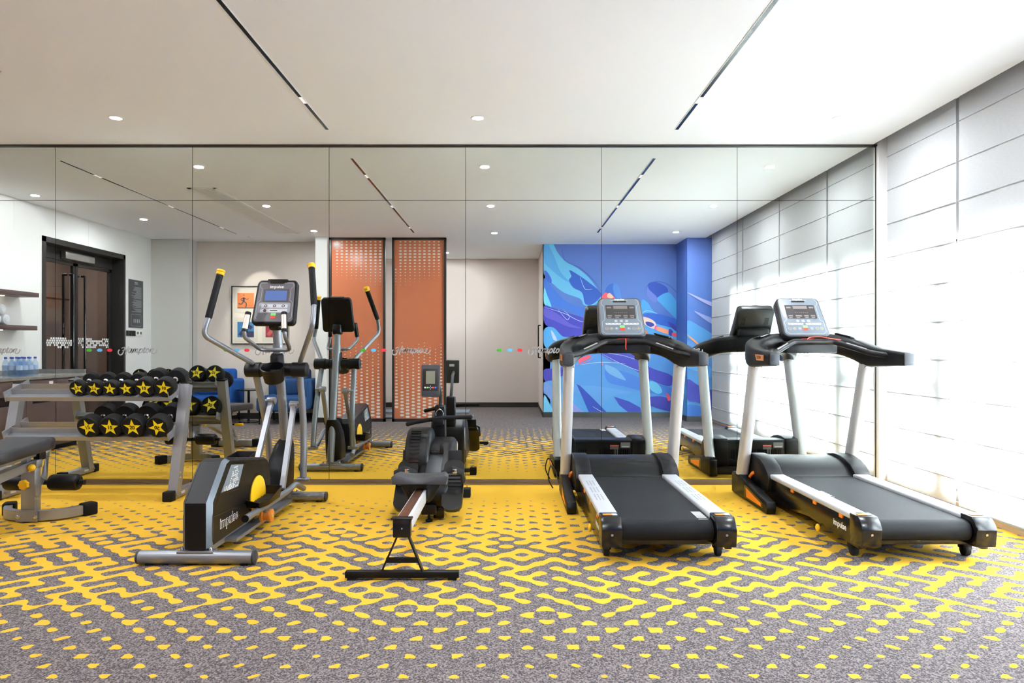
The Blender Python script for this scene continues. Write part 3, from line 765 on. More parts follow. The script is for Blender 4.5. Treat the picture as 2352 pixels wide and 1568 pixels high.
# ---- orange hexagon screens
def screen(x0, x1, label, ph):
    t = thing('glass_screen', label, 'glass partition', ((x0 + x1) / 2, .92, 0), 'orange glass partition screens')
    m = MB(DKMET); fw = .035
    for (a, b, c, e) in ((x0, x0 + fw, 0, CEIL), (x1 - fw, x1, 0, CEIL), (x0, x1, 0, .05), (x0, x1, CEIL - .035, CEIL)): m.box(a, b, .88, .94, c, e)
    m.build('frame', t)
    m = MB(SCREEN); m.box(x0 + fw, x1 - fw, .905, .915, .05, CEIL - .035); m.build('pane', t)
    m = MB(HEX)
    def hx(cx, z, hw, hh):
        if hw < .004 or cx - hw < x0 + fw + .002 or cx + hw > x1 - fw - .002: return
        m.poly([(cx - hw, .9156, z), (cx - hw * .5, .9156, z + hh), (cx + hw * .5, .9156, z + hh), (cx + hw, .9156, z), (cx + hw * .5, .9156, z - hh), (cx - hw * .5, .9156, z - hh)])
    for c in range(12):                         # fading block at the top
        cx = x0 + fw + .012 + ph + c * .0783
        side = (c / 11 if ph == 0 else 1 - c / 11)
        for r in range(17):
            q = 1 - abs(r - 4) / (5.5 if r < 4 else 8.5 + 4.5 * side)
            if r < 4: q = .55 + .45 * q
            q *= .8 + .2 * side
            hx(cx, 2.935 - r * .0501, .0305 * max(q, 0), .0155 * max(q, 0))
    for c in range(10):                         # growing block at the bottom, columns staggered
        cx = x0 + fw + .035 + c * .091
        for r in range(24):
            z = .078 + r * .0537 + (.0268 if c % 2 else 0)
            q = max(0, 1 - (z - .06) / (1.22 + .06 * math.sin(c * 1.7)))
            if q > .02: hx(cx, z, .008 + .029 * q, .004 + .0145 * q)
    m.build('hexagon_pattern', t, smooth=False)
screen(-2.945, -2.03, 'orange glass screen with pale hexagons, next to the white column', .0)
screen(-1.92, -1.037, 'orange glass screen with pale hexagons, next to the beige recess', .01)

# ---- alcove furniture
def armchair(x, y, mt, label):
    t = thing('armchair', label, 'armchair', (x, y, 0), 'blue armchairs in the alcove')
    m = MB(mt); m.box(x - .36, x + .40, y - .30, y + .36, .20, .44, .05, 4); m.build('seat', t)
    m = MB(mt); m.box(x - .38, x + .30, y - .42, y - .24, .22, .86, .05, 4); m.build('backrest', t)
    m = MB(mt); m.box(x + .28, x + .42, y - .42, y + .20, .24, .70, .05, 4); m.build('armrest', t)
    m = MB(mt); m.box(x - .25, x + .18, y - .26, y - .12, .42, .70, .06, 4); m.build('cushion', t)
    for sx in (-.32, .34):
        for sy in (-.36, .30):
            m = MB(BLKM); m.cyl((x + sx, y + sy, 0), (x + sx, y + sy, .21), .012, 10); m.build('leg', t)
armchair(-4.86, 1.02, BLUE, 'bright blue armchair on the left, behind the dumbbell rack in the mirror')
armchair(-3.62, 1.02, BLUEG, 'slate blue armchair on the right, behind the elliptical in the mirror')
t = thing('side_table', 'small round black side table between the two blue armchairs', 'table', (-4.23, 1.0, 0))
m = MB(BLKG); m.lathe([(.001, .515), (.19, .515), (.195, .525), (.19, .535), (.001, .535)], (-4.23, 1.0, 0), 36); m.build('tabletop', t)
m = MB(BLKG); m.cyl((-4.23, 1.0, .02), (-4.23, 1.0, .52), .02, 14); m.build('stem', t)
m = MB(BLKG); m.lathe([(.16, 0), (.16, .012), (.03, .022), (.001, .022)], (-4.23, 1.0, 0), 28); m.build('base', t)
# picture
Yp = 11.58; x0, x1, z0, z1 = wx(533, Yp), wx(662, Yp), wz(790, Yp), wz(657, Yp)
t = thing('framed_picture', 'black framed picture with four small sporting prints on a cream mount, in the alcove', 'picture', ((x0 + x1) / 2, .48, z0))
m = MB(BLKG)
for (a, b, c, e) in ((x0, x0 + .012, z0, z1), (x1 - .012, x1, z0, z1), (x0, x1, z0, z0 + .012), (x0, x1, z1 - .012, z1)): m.box(a, b, .4815, .51, c, e)
m.build('frame', t)
m = MB(mat('cream_mount', (226, 218, 206), .8)); m.box(x0 + .01, x1 - .01, .482, .495, z0 + .01, z1 - .01)
w = (x1 - x0) / 2; h = (z1 - z0) / 2
m.build('mount', t)
cols = [((58, 120, 170), (60, 60, 90)), ((150, 50, 60), (190, 90, 90)), ((206, 118, 66), (84, 70, 74)), ((206, 118, 66), (84, 70, 74))]
for k, (bg, fg) in enumerate(cols):
    cx = x0 + w * (.5 + k % 2); cz = z0 + h * (.5 + k // 2)
    m = MB(mat('print_bg_%d' % k, (214, 206, 194), .8)); m.box(cx - w * .42, cx + w * .42, .495, .497, cz - h * .42, cz + h * .42); bev = m.build('bevel', t)
    m = MB(mat('print_%d' % k, bg, .7)); m.box(cx - .14, cx + .14, .497, .499, cz - .13, cz + .13)
    m.m(mat('print_fg_%d' % k, fg, .7))
    fn = lambda u, v, cx=cx, cz=cz: (cx + u, .4995, cz + v)
    if k >= 2:
        for pts, hw in (([(-.03, .05), (-.035, -.01)], .018), ([(-.03, .085), (-.03, .1)], .012), ([(-.035, -.01), (.01, -.05), (.0, -.12)], .009), ([(-.035, -.01), (-.07, -.06), (-.12, -.05)], .009),
                        ([(-.03, .05), (.02, .02), (.05, .04)], .006), ([(-.03, .05), (-.08, .02), (-.05, -.01)], .006)): ribbon(m, pts, hw, fn, 4)
        m.box(cx - .14, cx + .14, .499, .4995, cz - .13, cz - .118)
    else:
        ribbon(m, [(-.1, -.1), (-.02, .0), (.04, .06), (.1, .02)], .03, fn, 5); m.box(cx + .02, cx + .14, .499, .4996, cz - .13, cz - .03)
    m.build('print', t)
# mats on the floor of the recess
m = MB(MATC); m.box(-2.6, -.75, -.95, -.45, .0, .03, .01); o = m.build('exercise_mat'); tag(o, 'grey-blue exercise mat lying on the floor near the recess back wall', 'exercise mat', 'exercise mats on the recess floor')
m = MB(MATC); m.box(-2.5, -.62, .15, .50, .0, .03, .01); o = m.build('exercise_mat'); tag(o, 'grey-blue exercise mat lying just behind the orange screens', 'exercise mat', 'exercise mats on the recess floor')
# ================================================================== machines
def star_pts(r, rot=0):
    return [((r if k % 2 == 0 else r * .40) * math.sin(rot + k * PI / 5), (r if k % 2 == 0 else r * .40) * math.cos(rot + k * PI / 5)) for k in range(10)]

# ---- dumbbell rack
RL, RR = -4.07, -2.69
t = thing('dumbbell_rack', 'two-tier silver steel dumbbell rack in front of the mirror', 'rack', ((RL + RR) / 2, 5.6, 0))
for x, sgn in ((RL, 1), (RR, -1)):
    m = MB(STEEL)
    b = Vector((x, 5.475, .05)); a = Vector((x, 5.675, .905)); d = (a - b).normalized(); n = Vector((0, d.z, -d.y))
    rings = []
    for p in (b, a): rings.append([p + Vector((sx * .038, 0, 0)) + n * sy * .035 for sx, sy in ((-1, -1), (1, -1), (1, 1), (-1, 1))])
    m.loft(rings); up = m.build('post', t)
    m = MB(BLK); m.loft([[q + d * k for q in rings[1]] for k in (0, .012)]); m.build('post_cap', up)
    m = MB(STEEL); m.box(x - .032, x + .032, 5.40, 5.84, .008, .068, .006); ft = m.build('foot', t)
    for (ya, yb) in ((5.35, 5.425), (5.82, 5.88)):
        m = MB(BLKM); m.box(x - .038, x + .038, ya, yb, 0, .078, .008); m.build('foot_cap', ft)
    m = MB(CHROME); m.sphere((x + .04, 5.44, .04), .008, 10); m.sphere((x + .04, 5.49, .17), .006, 8); m.sphere((x + .04, 5.49, .21), .006, 8); m.build('bolt', ft)
    m = MB(LGREY); m.box(x + .0325, x + .034, 5.52, 5.58, .03, .05); m.build('sticker', ft)
TH = math.radians(17.5)
tier_mid = [Vector((0, 5.595, .857)), Vector((0, 5.580, .543))]
for pm in tier_mid:
    dv = Vector((0, math.cos(TH), math.sin(TH))); nv = Vector((0, -math.sin(TH), math.cos(TH)))
    for sg, nm in ((-1, 'front_rail'), (1, 'back_rail')):
        m = MB(STEEL)
        c = pm + dv * (sg * .095) + nv * (-.004)
        T = Matrix.Translation(Vector(((RL + RR) / 2, c.y, c.z))) @ Matrix.Rotation(TH, 4, 'X')
        L = (RR - RL) / 2 - .03
        m.box(-L, L, -.045, .03, -.003, .003, 0, 2, T)
        yl = .028 if sg < 0 else -.042
        m.box(-L, L, yl, yl + .004, -.003, .045, 0, 2, T)
        m.box(-L, L, -.046, -.042, -.03, .003, 0, 2, T)
        m.build(nm, t)
    for x, sg in ((RL + .036, 1), (RR - .036, -1)):
        m = MB(STEEL); T = Matrix.Translation(Vector((x, pm.y, pm.z))) @ Matrix.Rotation(TH, 4, 'X')
        m.box(-.003, .003, -.15, .15, -.035, .045, 0, 2, T); m.m(CHROME)
        m.cyl(T @ Vector((sg * .003, -.11, .0)), T @ Vector((sg * .012, -.11, .0)), .009, 10)
        m.build('bracket', t)

def make_dumbbell(kg, r, hl, ht):
    t = thing('dumbbell', 'x', 'dumbbell', (0, 0, 0), 'rubber dumbbells on the rack')
    m = MB(CHROME); L = hl - ht
    m.tube([(0, -L - .005, 0), (0, -L + .012, 0), (0, -L + .02, 0), (0, 0, 0), (0, L - .02, 0), (0, L - .012, 0), (0, L + .005, 0)], [.023, .023, .015, .017, .015, .023, .023], 18); m.build('handle', t)
    for sg in (-1, 1):
        m = MB(BLKM)
        prof = [(-hl * sg, r * .80), (-hl * sg, r * .86), ((-hl - .002) * sg, r * .87), ((-hl - .0015) * sg, r * .93), ((-hl + .005) * sg, r * .985), ((-hl + .013) * sg, r), ((-L - .008) * sg, r), ((-L - .002) * sg, r * .97), (-L * sg, r * .9)]
        pts = [(0, p[0], 0) for p in prof]; seg = 36; vs = []; fs = []
        for y, q in prof:
            for k in range(seg): vs.append((q * math.cos(2 * PI * k / seg), y, q * math.sin(2 * PI * k / seg)))
        for i in range(len(prof) - 1):
            for k in range(seg):
                k2 = (k + 1) % seg; fs.append([i * seg + k, i * seg + k2, (i + 1) * seg + k2, (i + 1) * seg + k])
        fs.append(list(range(seg))); fs.append([(len(prof) - 1) * seg + k for k in range(seg)])
        m.add(vs, fs); hd = m.build('head', t)
        sr = r * .80; y = -sg * -1 * 0
        yy = sg * (hl + .0012) * -1
        m = MB(STAR); sp = star_pts(sr)
        c = [0.0, 0.0]
        vs = [(0, yy, 0)] + [(p[0], yy, p[1]) for p in sp]
        m.add(vs, [[0, 1 + k, 1 + (k + 1) % 10] for k in range(10)]); st = m.build('star', hd, smooth=False)
        m = MB(BLKG); fx = -1 if sg < 0 else 1
        m.text(kg, r * .46, lambda u, v: ((u if sg > 0 else -u) * 1.0, yy * 1.0 + (-.0012 if yy < 0 else .0012), v), .03); m.build('number', st, smooth=False)
    return t
# axis note: head facing the camera is at -Y, its text must read along +X
protos = {}
specs = {'2.5': (.0635, .118, .055), '5': (.063, .122, .06), '10': (.078, .145, .078), '15': (.0875, .160, .090), '20': (.089, .164, .094)}
row = [('2.5', 177, 0, -12), ('2.5', 216, 0, 14), ('5', 252.5, 0, 8), ('5', 289, 0, -4), ('10', 330.5, 0, 3), ('10', 376, 0, 8), ('15', 201.5, 1, -14), ('15', 252.5, 1, 4), ('20', 304, 1, 2), ('20', 361, 1, 196)]
od = ['leftmost', 'second from the left', 'third from the left', 'fourth from the left', 'fifth from the left', 'rightmost']
ob_ = ['leftmost', 'second from the left', 'third from the left', 'rightmost']
for i, (kg, px, tier, roll) in enumerate(row):
    if kg not in protos: o = protos[kg] = make_dumbbell(kg, *specs[kg])
    else: o = dup(protos[kg])
    r = specs[kg][0]; pm = tier_mid[tier]; nv = Vector((0, -math.sin(TH), math.cos(TH)))
    c = pm + nv * (r + .0005); yf = c.y - specs[kg][1] * math.cos(TH)
    o.location = (wx(px, yf), c.y, c.z)
    o.rotation_euler = (Matrix.Rotation(TH, 3, 'X') @ Matrix.Rotation(math.radians(roll), 3, 'Y')).to_euler()
    if tier == 0: o['label'] = 'black dumbbell marked %s, %s on the upper tier' % (kg, od[i])
    else: o['label'] = 'black dumbbell marked %s, %s on the lower tier%s' % (kg, ob_[i - 6], ', star upside down' if i == 9 else '')

# ---- weight bench
XB = -3.345
t = thing('weight_bench', 'adjustable weight bench with charcoal seat and leg rollers, at the left photo edge', 'exercise bench', (XB, 4.2, 0))
def sqtube(m, pts, w, h):
    pts = [Vector(p) for p in pts]; rings = []
    for i, p in enumerate(pts):
        d = (pts[min(i + 1, len(pts) - 1)] - pts[max(i - 1, 0)]).normalized()
        s_ = d.cross(Vector((0, 0, 1)));
        if s_.length < .05: s_ = Vector((1, 0, 0))
        s_.normalize(); u = s_.cross(d).normalized()
        rings.append([p + s_ * a * w / 2 + u * b * h / 2 for a, b in ((-1, -1), (1, -1), (1, 1), (-1, 1))])
    m.loft(rings)
m = MB(STEEL)
arc = [Vector((XB - .27, 4.93, .045)), Vector((XB - .2, 4.82, .045)), Vector((XB - .1, 4.765, .045)), Vector((XB, 4.755, .045)), Vector((XB + .1, 4.765, .045)), Vector((XB + .2, 4.82, .045)), Vector((XB + .27, 4.93, .045))]
sqtube(m, catmull(arc, 4), .05, .065); m.box(XB - .075, XB + .075, 4.722, 4.73, .008, .085); fb = m.build('front_foot', t)
for sx in (-1, 1):
    m = MB(BLKM); m.box(-.04, .04, -.05, .05, 0, .09, .012, 2, Matrix.Translation((XB + sx * .285, 4.955, 0)) @ Matrix.Rotation(-sx * .45, 4, 'Z')); m.build('rubber_end', fb)
    m = MB(CHROME); m.sphere((XB + sx * .06, 4.722, .04), .014, 12, (1, .4, 1)); m.build('bolt', fb)
m = MB(STEEL); m.box(XB - .05, XB + .05, 4.735, 4.80, .06, .40, .006); m.box(XB - .045, XB + .06, 4.74, 4.80, .375, .43, .005)
m.box(XB + .05, XB + .056, 4.735, 4.79, .18, .26); m.build('front_post', t)
m = MB(STEEL); sqtube(m, [(XB, 4.78, .40), (XB, 4.45, .36), (XB, 3.72, .09)], .06, .06); m.build('main_beam', t)
m = MB(STEEL); sqtube(m, [(XB, 4.80, .47), (XB, 4.3, .44), (XB, 3.75, .41)], .045, .04)
m.box(XB - .02, XB + .02, 4.70, 4.74, .40, .50); m.build('seat_frame', t)
def pad(m, y0, y1, z0, z1, hw0, hw1, th, x=XB):
    n = 10; rings = []
    for i in range(n + 1):
        t_ = i / n; e = 0
        y = y0 + (y1 - y0) * t_; z = z0 + (z1 - z0) * t_; hw = hw0 + (hw1 - hw0) * t_
        k = min(t_, 1 - t_) * (y1 - y0); rr_ = 1 - max(0, (.035 - k) / .035) ** 2 * .35
        rings.append([(x + px * rr_, y, z + pz * rr_) for px, pz in [(a, b) for a, b in rrect(2 * hw, th, th * .30, 4)]])
    m.loft(rings)
m = MB(VINYL); pad(m, 4.23, 4.84, .512, .548, .168, .165, .086); m.build('seat_pad', t, 50)
m = MB(VINYL); pad(m, 3.50, 4.20, .478, .512, .155, .168, .086); m.build('back_pad', t, 50)
m = MB(BLK); m.cyl((XB - .30, 4.89, .248), (XB + .30, 4.89, .248), .018, 14); ax = m.build('roller_axle', t)
m = MB(STEEL); sqtube(m, [(XB, 4.78, .32), (XB, 4.87, .25)], .04, .04); sqtube(m, [(XB, 4.80, .40), (XB, 4.95, .47), (XB, 4.90, .27)], .03, .03); m.build('leg_lever', t)
for sx in (-1, 1):
    m = MB(BLK); m.cyl((XB + sx * .055, 4.89, .248), (XB + sx * .262, 4.89, .248), .058, 28, .02); rl = m.build('foam_roller', t)
    m = MB(BLKG); m.cyl((XB + sx * .262, 4.89, .248), (XB + sx * .266, 4.89, .248), .036, 18); m.build('roller_end', rl)
m = MB(YEL); bmk = [((.036 if k % 2 else .029) * math.cos(k * PI / 7), (.036 if k % 2 else .029) * math.sin(k * PI / 7)) for k in range(14)]
m.prism([(XB - .012 + a, .265 + b) for a, b in bmk], 'y', 4.70, 4.728, .004); kn = m.build('star_knob', t)
m = MB(YEL); m.sphere((XB + .052, 4.70, .385), .025, 18); m.build('ball_knob', t)
m = MB(ORANGE); m.box(XB - .03, XB + .002, 4.7335, 4.735, .35, .372); m.m(WHITE).box(XB + .004, XB + .02, 4.7335, 4.735, .35, .372); m.build('sticker', t)
m = MB(CHROME); m.tube(fillet([(XB - .12, 4.74, .39), (XB - .12, 4.70, .395), (XB + .03, 4.70, .395), (XB + .03, 4.74, .40)], .01), .005, 8); m.build('pull_pin', t)
m = MB(BLK); m.box(XB + .0, XB + .045, 4.79, 4.86, .42, .475, .005); m.build('end_plug', t)
m = MB(STEEL); m.box(XB - .22, XB + .22, 3.66, 3.74, .012, .082, .005); rb = m.build('rear_foot', t)
for sx in (-1, 1):
    m = MB(BLKM); m.box(XB + sx * .25 - .045, XB + sx * .25 + .045, 3.65, 3.75, 0, .092, .006); m.build('rubber_end', rb)
for sx in (-1, 1):
    m = MB(STEEL); sqtube(m, [(XB + sx * .045, 4.10, .44), (XB + sx * .045, 3.82, .14)], .012, .03); m.build('support_strut', t)
m = MB(STEEL); m.prism([(4.35, .33), (4.25, .36), (4.2, .31), (4.1, .32), (4.05, .26), (3.95, .27), (3.9, .2), (3.82, .19), (3.8, .12), (4.0, .18)], 'x', XB - .012, XB + .012); m.build('ladder_plate', t)
m = MB(BLK); m.cyl((XB - .06, 3.98, .30), (XB + .10, 3.98, .30), .008, 10); hb = m.build('adjustment_bar', t)
m = MB(YEL); m.cyl((XB + .09, 3.98, .30), (XB + .19, 3.98, .30), .016, 16, .005); m.build('yellow_grip', hb)

# ---- console face helper
def frame_of(c0, c1, w, thick):
    c0 = Vector(c0); c1 = Vector(c1); v = (c1 - c0); H = v.length; v.normalize(); u = Vector((1, 0, 0)); n = u.cross(v)
    if n.y > 0: n = -n
    O = c0 + v * H / 2
    T = Matrix(((u.x, v.x, -n.x, O.x), (u.y, v.y, -n.y, O.y), (u.z, v.z, -n.z, O.z), (0, 0, 0, 1)))  # local x right, y up, z away from viewer
    return T, H
def slab(m, T, w0, w1, H, r, z0, z1, bev, drop=0.0):
    rings = []
    for z, k in ((z0, bev), (z0 + bev * .3, bev * .3), (z0 + bev, 0), (z1 - bev, 0), (z1 - bev * .3, bev * .3), (z1, bev)):
        ring = []
        for a, b in rrect(1, 1, r / max(w0, H), 5):
            hw = (w0 + (w1 - w0) * (b + .5)); ring.append(T @ Vector((a * (hw - 2 * k), b * (H - 2 * k) + drop, z)))
        rings.append(ring)
    m.loft(rings)
def rect(m, T, x0, x1, y0, y1, z, r=.0):
    if r > 0: pts = [((x0 + x1) / 2 + a, (y0 + y1) / 2 + b) for a, b in rrect(x1 - x0, y1 - y0, r, 3)]
    else: pts = [(x0, y0), (x1, y0), (x1, y1), (x0, y1)]
    m.poly([T @ Vector((a, b, z)) for a, b in pts])
def hexa(m, T, cx, cy, r, z): m.poly([T @ Vector((cx + r * 1.1 * math.cos(k * PI / 3), cy + r * math.sin(k * PI / 3), z)) for k in range(6)])

IMP = 'impulse'
# ---- treadmill prototype (local x, true Y)
def make_treadmill(xc):
    t = thing('treadmill', 'x', 'treadmill', (xc, 4.75, 0), 'treadmills facing the mirror')
    X = lambda v: xc + v
    m = MB(BLKG)
    for s in (-1, 1): m.prism([(3.85, .075), (3.85, .215), (5.5, .225), (5.5, .07), (4.9, .065), (4.5, .10)], 'x', X(s * .345 - .02), X(s * .345 + .02), .004)
    m.box(X(-.33), X(.33), 3.86, 3.92, .10, .14, .004); m.box(X(-.33), X(.33), 5.35, 5.45, .06, .18)
    fr = m.build('deck_frame', t)
    m = MB(WHITE); m.text(IMP, .052, lambda u, v: (X(-.3665), 4.07 - u, .158 + v), .022, 0); m.m(BLKG)
    m.build('logo', fr, smooth=False)
    m = MB(WHITE); m.text(IMP, .052, lambda u, v: (X(.3665), 4.07 + u, .158 + v), .022, 0); m.build('logo', fr, smooth=False)
    for yy in (4.05, 4.40, 4.75):
        m = MB(ORANGE); m.box(X(-.372), X(-.362), yy - .02, yy + .02, .205, .225); m.build('orange_clip', fr)
    m = MB(YEL); m.sphere((X(-.38), 4.33, .07), .022, 14, (.6, 1, 1.2)); m.build('yellow_knob', fr)
    # belt
    m = MB(BELT); pr = [(5.30, .236), (3.88, .236)]
    for k in range(9): a = PI / 2 + PI * k / 8; pr.append((3.88 + .058 * math.cos(a), .178 + .058 * math.sin(a)))
    pr += [(5.30, .12)]; m.prism(pr, 'x', X(-.256), X(.256)); bl = m.build('running_belt', t, 25)
    # rails
    for s in (-1, 1):
        m = MB(RAIL); a, b = (X(.262), X(.372)) if s > 0 else (X(-.372), X(-.262))
        m.box(a, b, 3.92, 5.17, .222, .256, .011, 3); rl = m.build('side_rail', t)
        for g in range(3):
            m = MB(BLKM)
            for c in range(3):
                for k in range(6):
                    cx = X(s * (.297 + c * .021)); cy = 4.30 + g * .225 + k * .028
                    m.poly([(cx + .0042 * math.cos(q * PI / 4), cy + .0055 * math.sin(q * PI / 4), .2566) for q in range(8)])
            m.build('grip_patch', rl, smooth=False)
        m = MB(BLKG); a, b = (X(.262), X(.376)) if s > 0 else (X(-.376), X(-.262))
        m.prism([(3.80, .10), (3.79, .20), (3.81, .235), (3.84, .262), (3.935, .264), (3.935, .09)], 'x', a, b, .006, 2); ec = m.build('end_cap', t)
        m = MB(ORANGE); cx = X(s * .319); m.box(cx - .04, cx + .012, 3.865, 3.90, .2643, .2655); m.build('warning_label', ec, smooth=False)
        m = MB(WHITE); m.box(cx + .012, cx + .04, 3.865, 3.90, .2643, .2655); m.build('white_label', ec, smooth=False)
        m = MB(CHROME); m.cyl((cx, 3.792, .17), (cx, 3.797, .17), .007, 10); m.build('screw', ec)
        m = MB(BLKM); m.cyl((X(s * .325) - .016, 3.985, .034), (X(s * .325) + .016, 3.985, .034), .034, 20, .004)
        m.box(X(s * .325) - .024, X(s * .325) + .024, 3.96, 4.02, .04, .11, .004); m.build('rear_wheel', t)
    # motor cover
    m = MB(BLK); pr = [(5.16, .238), (5.20, .250), (5.25, .282), (5.31, .312), (5.39, .333), (5.50, .340), (5.585, .338), (5.60, .325), (5.605, .10), (5.16, .10)]
    m.prism(pr, 'x', X(-.27), X(.27), 0); mc = m.build('motor_cover', t, 30)
    for s in (-1, 1):
        m = MB(BLK); pr = [(5.13, .225), (5.15, .262), (5.22, .315), (5.30, .345), (5.40, .362), (5.50, .364), (5.60, .350), (5.615, .33), (5.62, .09), (5.14, .12)]
        a, b = (X(.27), X(.392)) if s > 0 else (X(-.392), X(-.27))
        m.prism(pr, 'x', a, b, .010, 2); m.build('cover_shoulder', mc, 30)
    m = MB(BLKG)
    for k in range(4): m.box(X(-.24 + k * .022), X(-.232 + k * .022), 5.604, 5.609, .15, .25)
    for k in range(13): m.box(X(-.04 + k * .022), X(-.032 + k * .022), 5.604, 5.609, .15, .25)
    m.box(X(.0), X(.09), 5.604, 5.612, .17, .25); m.build('vents', mc)
    m = MB(mat('rating_label', (120, 124, 128), .4)); m.box(X(.16), X(.25), 5.604, 5.607, .265, .315); m.m(LGREY).box(X(.17), X(.24), 5.607, 5.608, .27, .28); m.build('rating_label', mc)
    m = MB(mat('grey_caution_label', (92, 92, 94), .4)); m.box(X(.06), X(.14), 5.604, 5.607, .14, .29); m.m(RED).box(X(.06), X(.14), 5.607, 5.608, .28, .29); m.build('caution_label', mc)
    m = MB(WHITE); m.text('impulsefitness', .026, lambda u, v: (X(0) + u, 5.50 + v * .6, .3412), .01); m.build('lettering', mc, smooth=False)
    # base side frames
    for s in (-1, 1):
        a, b = (X(.405), X(.475)) if s > 0 else (X(-.475), X(-.405))
        m = MB(BLK); m.prism([(5.72, .012), (5.72, .165), (5.69, .185), (5.50, .185), (5.46, .165), (4.95, .092), (4.93, .05), (4.945, .008), (5.02, .004), (5.35, .012)], 'x', a, b, .008, 2); bf = m.build('base_frame', t)
        xo = b if s > 0 else a
        m = MB(BLKG); m.prism([(5.41, .028), (5.41, .125), (5.37, .130), (5.02, .072), (5.02, .030)], 'x', xo - .001, xo + s * .001 + (.0 if s > 0 else -.0), 0); m.build('recess', bf)
        m = MB(ORANGE); m.prism([(5.36, .040), (5.37, .112), (5.05, .060), (5.05, .038)], 'x', xo - .002, xo + s * .0025, 0); m.build('orange_inlay', bf)
        m = MB(ORANGE); m.tube(fillet([(X(s * .405), 5.49, .17), (X(s * .395), 5.44, .215), (X(s * .36), 5.42, .22)], .01), .014, 10); m.build('orange_latch', bf)
    m = MB(BLK); m.box(X(-.42), X(.42), 5.66, 5.71, .03, .09, .005); m.build('base_crossbar', t)
    # uprights
    for s in (-1, 1):
        m = MB(ALU); rings = []
        for (y, z, k) in ((5.585, .16, 1), (5.44, .62, 1), (5.292, 1.098, 1)):
            rings.append([(X(s * (.434 - .004 * (z - .16))) + a, y + b, z) for a, b in rrect(.082, .115, .034, 5)])
        m.loft(rings); u = m.build('upright', t, 40)
        m = MB(CHROME)
        for k in (-1, 1): m.sphere((X(s * .424) + k * .026, 5.244, 1.062), .007, 10)
        m.build('bolt', u)
    # console arch
    m = MB(BLK); path = [(.472, 4.80, 1.128, .033, .088), (.472, 4.83, 1.130, .036, .100), (.468, 4.98, 1.134, .038, .118), (.462, 5.14, 1.138, .044, .142), (.445, 5.27, 1.152, .060, .168),
            (.395, 5.38, 1.195, .078, .165), (.30, 5.455, 1.232, .088, .156), (.17, 5.495, 1.246, .092, .160), (0, 5.505, 1.248, .092, .162)]
    full = path + [(-x, y, z, w, h) for x, y, z, w, h in path[-2::-1]]
    cc = catmull([(p[0], p[1], p[2]) for p in full], 4); ww = catmull([(p[3], p[4], 0) for p in full], 4)
    rings = []
    for i, p in enumerate(cc):
        d = (cc[min(i + 1, len(cc) - 1)] - cc[max(i - 1, 0)]); d.z = 0; d.normalize(); nrm = Vector((-d.y, d.x, 0))
        w, h = ww[i].x, ww[i].y
        rings.append([Vector((X(p.x), p.y, p.z)) + nrm * a + Vector((0, 0, b)) for a, b in rrect(2 * w, h, min(w, h / 2) * .55, 3)])
    m.loft(rings); ar = m.build('console_arch', t, 45)
    for s in (-1, 1):
        m = MB(BLKG); T = Matrix.Translation((X(s * .33), 5.43, 1.302)) @ Matrix.Rotation(s * .28, 4, 'Y') @ Matrix.Rotation(-s * .45, 4, 'Z')
        m.add([T @ Vector((a, b, z)) for z, k in ((0, 1.0), (.006, 1.0), (.006, .86), (-.002, .84)) for a, b in [(p * k, q * k) for p, q in rrect(.15, .085, .04, 5)]],
              [[j * 24 + k, j * 24 + (k + 1) % 24, (j + 1) * 24 + (k + 1) % 24, (j + 1) * 24 + k] for j in range(3) for k in range(24)] + [[72 + k for k in range(24)]]); m.build('cup_holder', ar)
        m = MB(DGREY); xx = s * .472; m.box(X(xx) - .0345, X(xx) + .0345, 4.788, 4.803, 1.085, 1.171, .006); m.build('arm_tip', ar)
        m = MB(mat('copper_badge', (190, 120, 60), .4)); xo = X(s * .5135); m.prism([(4.90, 1.118), (4.90, 1.158), (5.06, 1.162), (5.03, 1.118)], 'x', xo - .003, xo + .003); bd = m.build('badge', ar)
        m = MB(BLKG); dr = -1 if s < 0 else 1
        m.text('DC500', .028, lambda u, v: (xo + s * .0036, 4.98 + dr * u, 1.140 + v), .015); m.build('badge_lettering', bd, smooth=False)
    m = MB(BLK); m.tube(fillet([(X(-.455), 4.99, 1.150), (X(-.36), 5.09, 1.170), (X(-.19), 5.22, 1.243), (X(-.15), 5.245, 1.258), (X(.15), 5.245, 1.258), (X(.19), 5.22, 1.243), (X(.36), 5.09, 1.170), (X(.455), 4.99, 1.150)], .03, 4), .021, 16)
    m.box(X(-.20), X(.20), 5.27, 5.44, 1.168, 1.258, .012); gb = m.build('grip_bar', t, 45)
    for s in (-1, 1):
        m = MB(CHROME); a = Vector((X(s * .335), 5.110, 1.181)); b = Vector((X(s * .225), 5.194, 1.228)); o1 = Vector((0, -.007, .0165)); o2 = Vector((0, -.012, -.014)); m.tube([a + o1, b + o1], .0075, 10); m.tube([a + o2, b + o2], .006, 10); m.build('pulse_sensor', gb)
    # console
    T, H = frame_of((xc, 5.345, 1.300), (xc, 5.56, 1.618), .36, .07)
    m = MB(mat('console_shell', (42, 42, 44), .4)); slab(m, T, .372, .345, H, .040, 0, .085, .012); m.m(BLK).box(X(-.15), X(.15), 5.44, 5.56, 1.28, 1.40, .03); cs = m.build('console', t, 50)
    m = MB(PANEL); slab(m, T, .344, .318, H * .935, .034, -.0022, .001, .0008); m.build('face_panel', cs)
    m = MB(DSP); rect(m, T, -.118, .118, -.022, .112, -.0035, .004); ds = m.build('display', cs, smooth=False)
    m = MB(SEG); rect(m, T, -.055, .058, .074, .104, -.0042)
    for x in (-.108, .074): rect(m, T, x, x + .036, .080, .096, -.0042)
    for x in (-.108, -.050, .018, .070): rect(m, T, x, x + (.05 if x == -.05 else .036), -.002, .012, -.0042)
    m.m(LGREY)
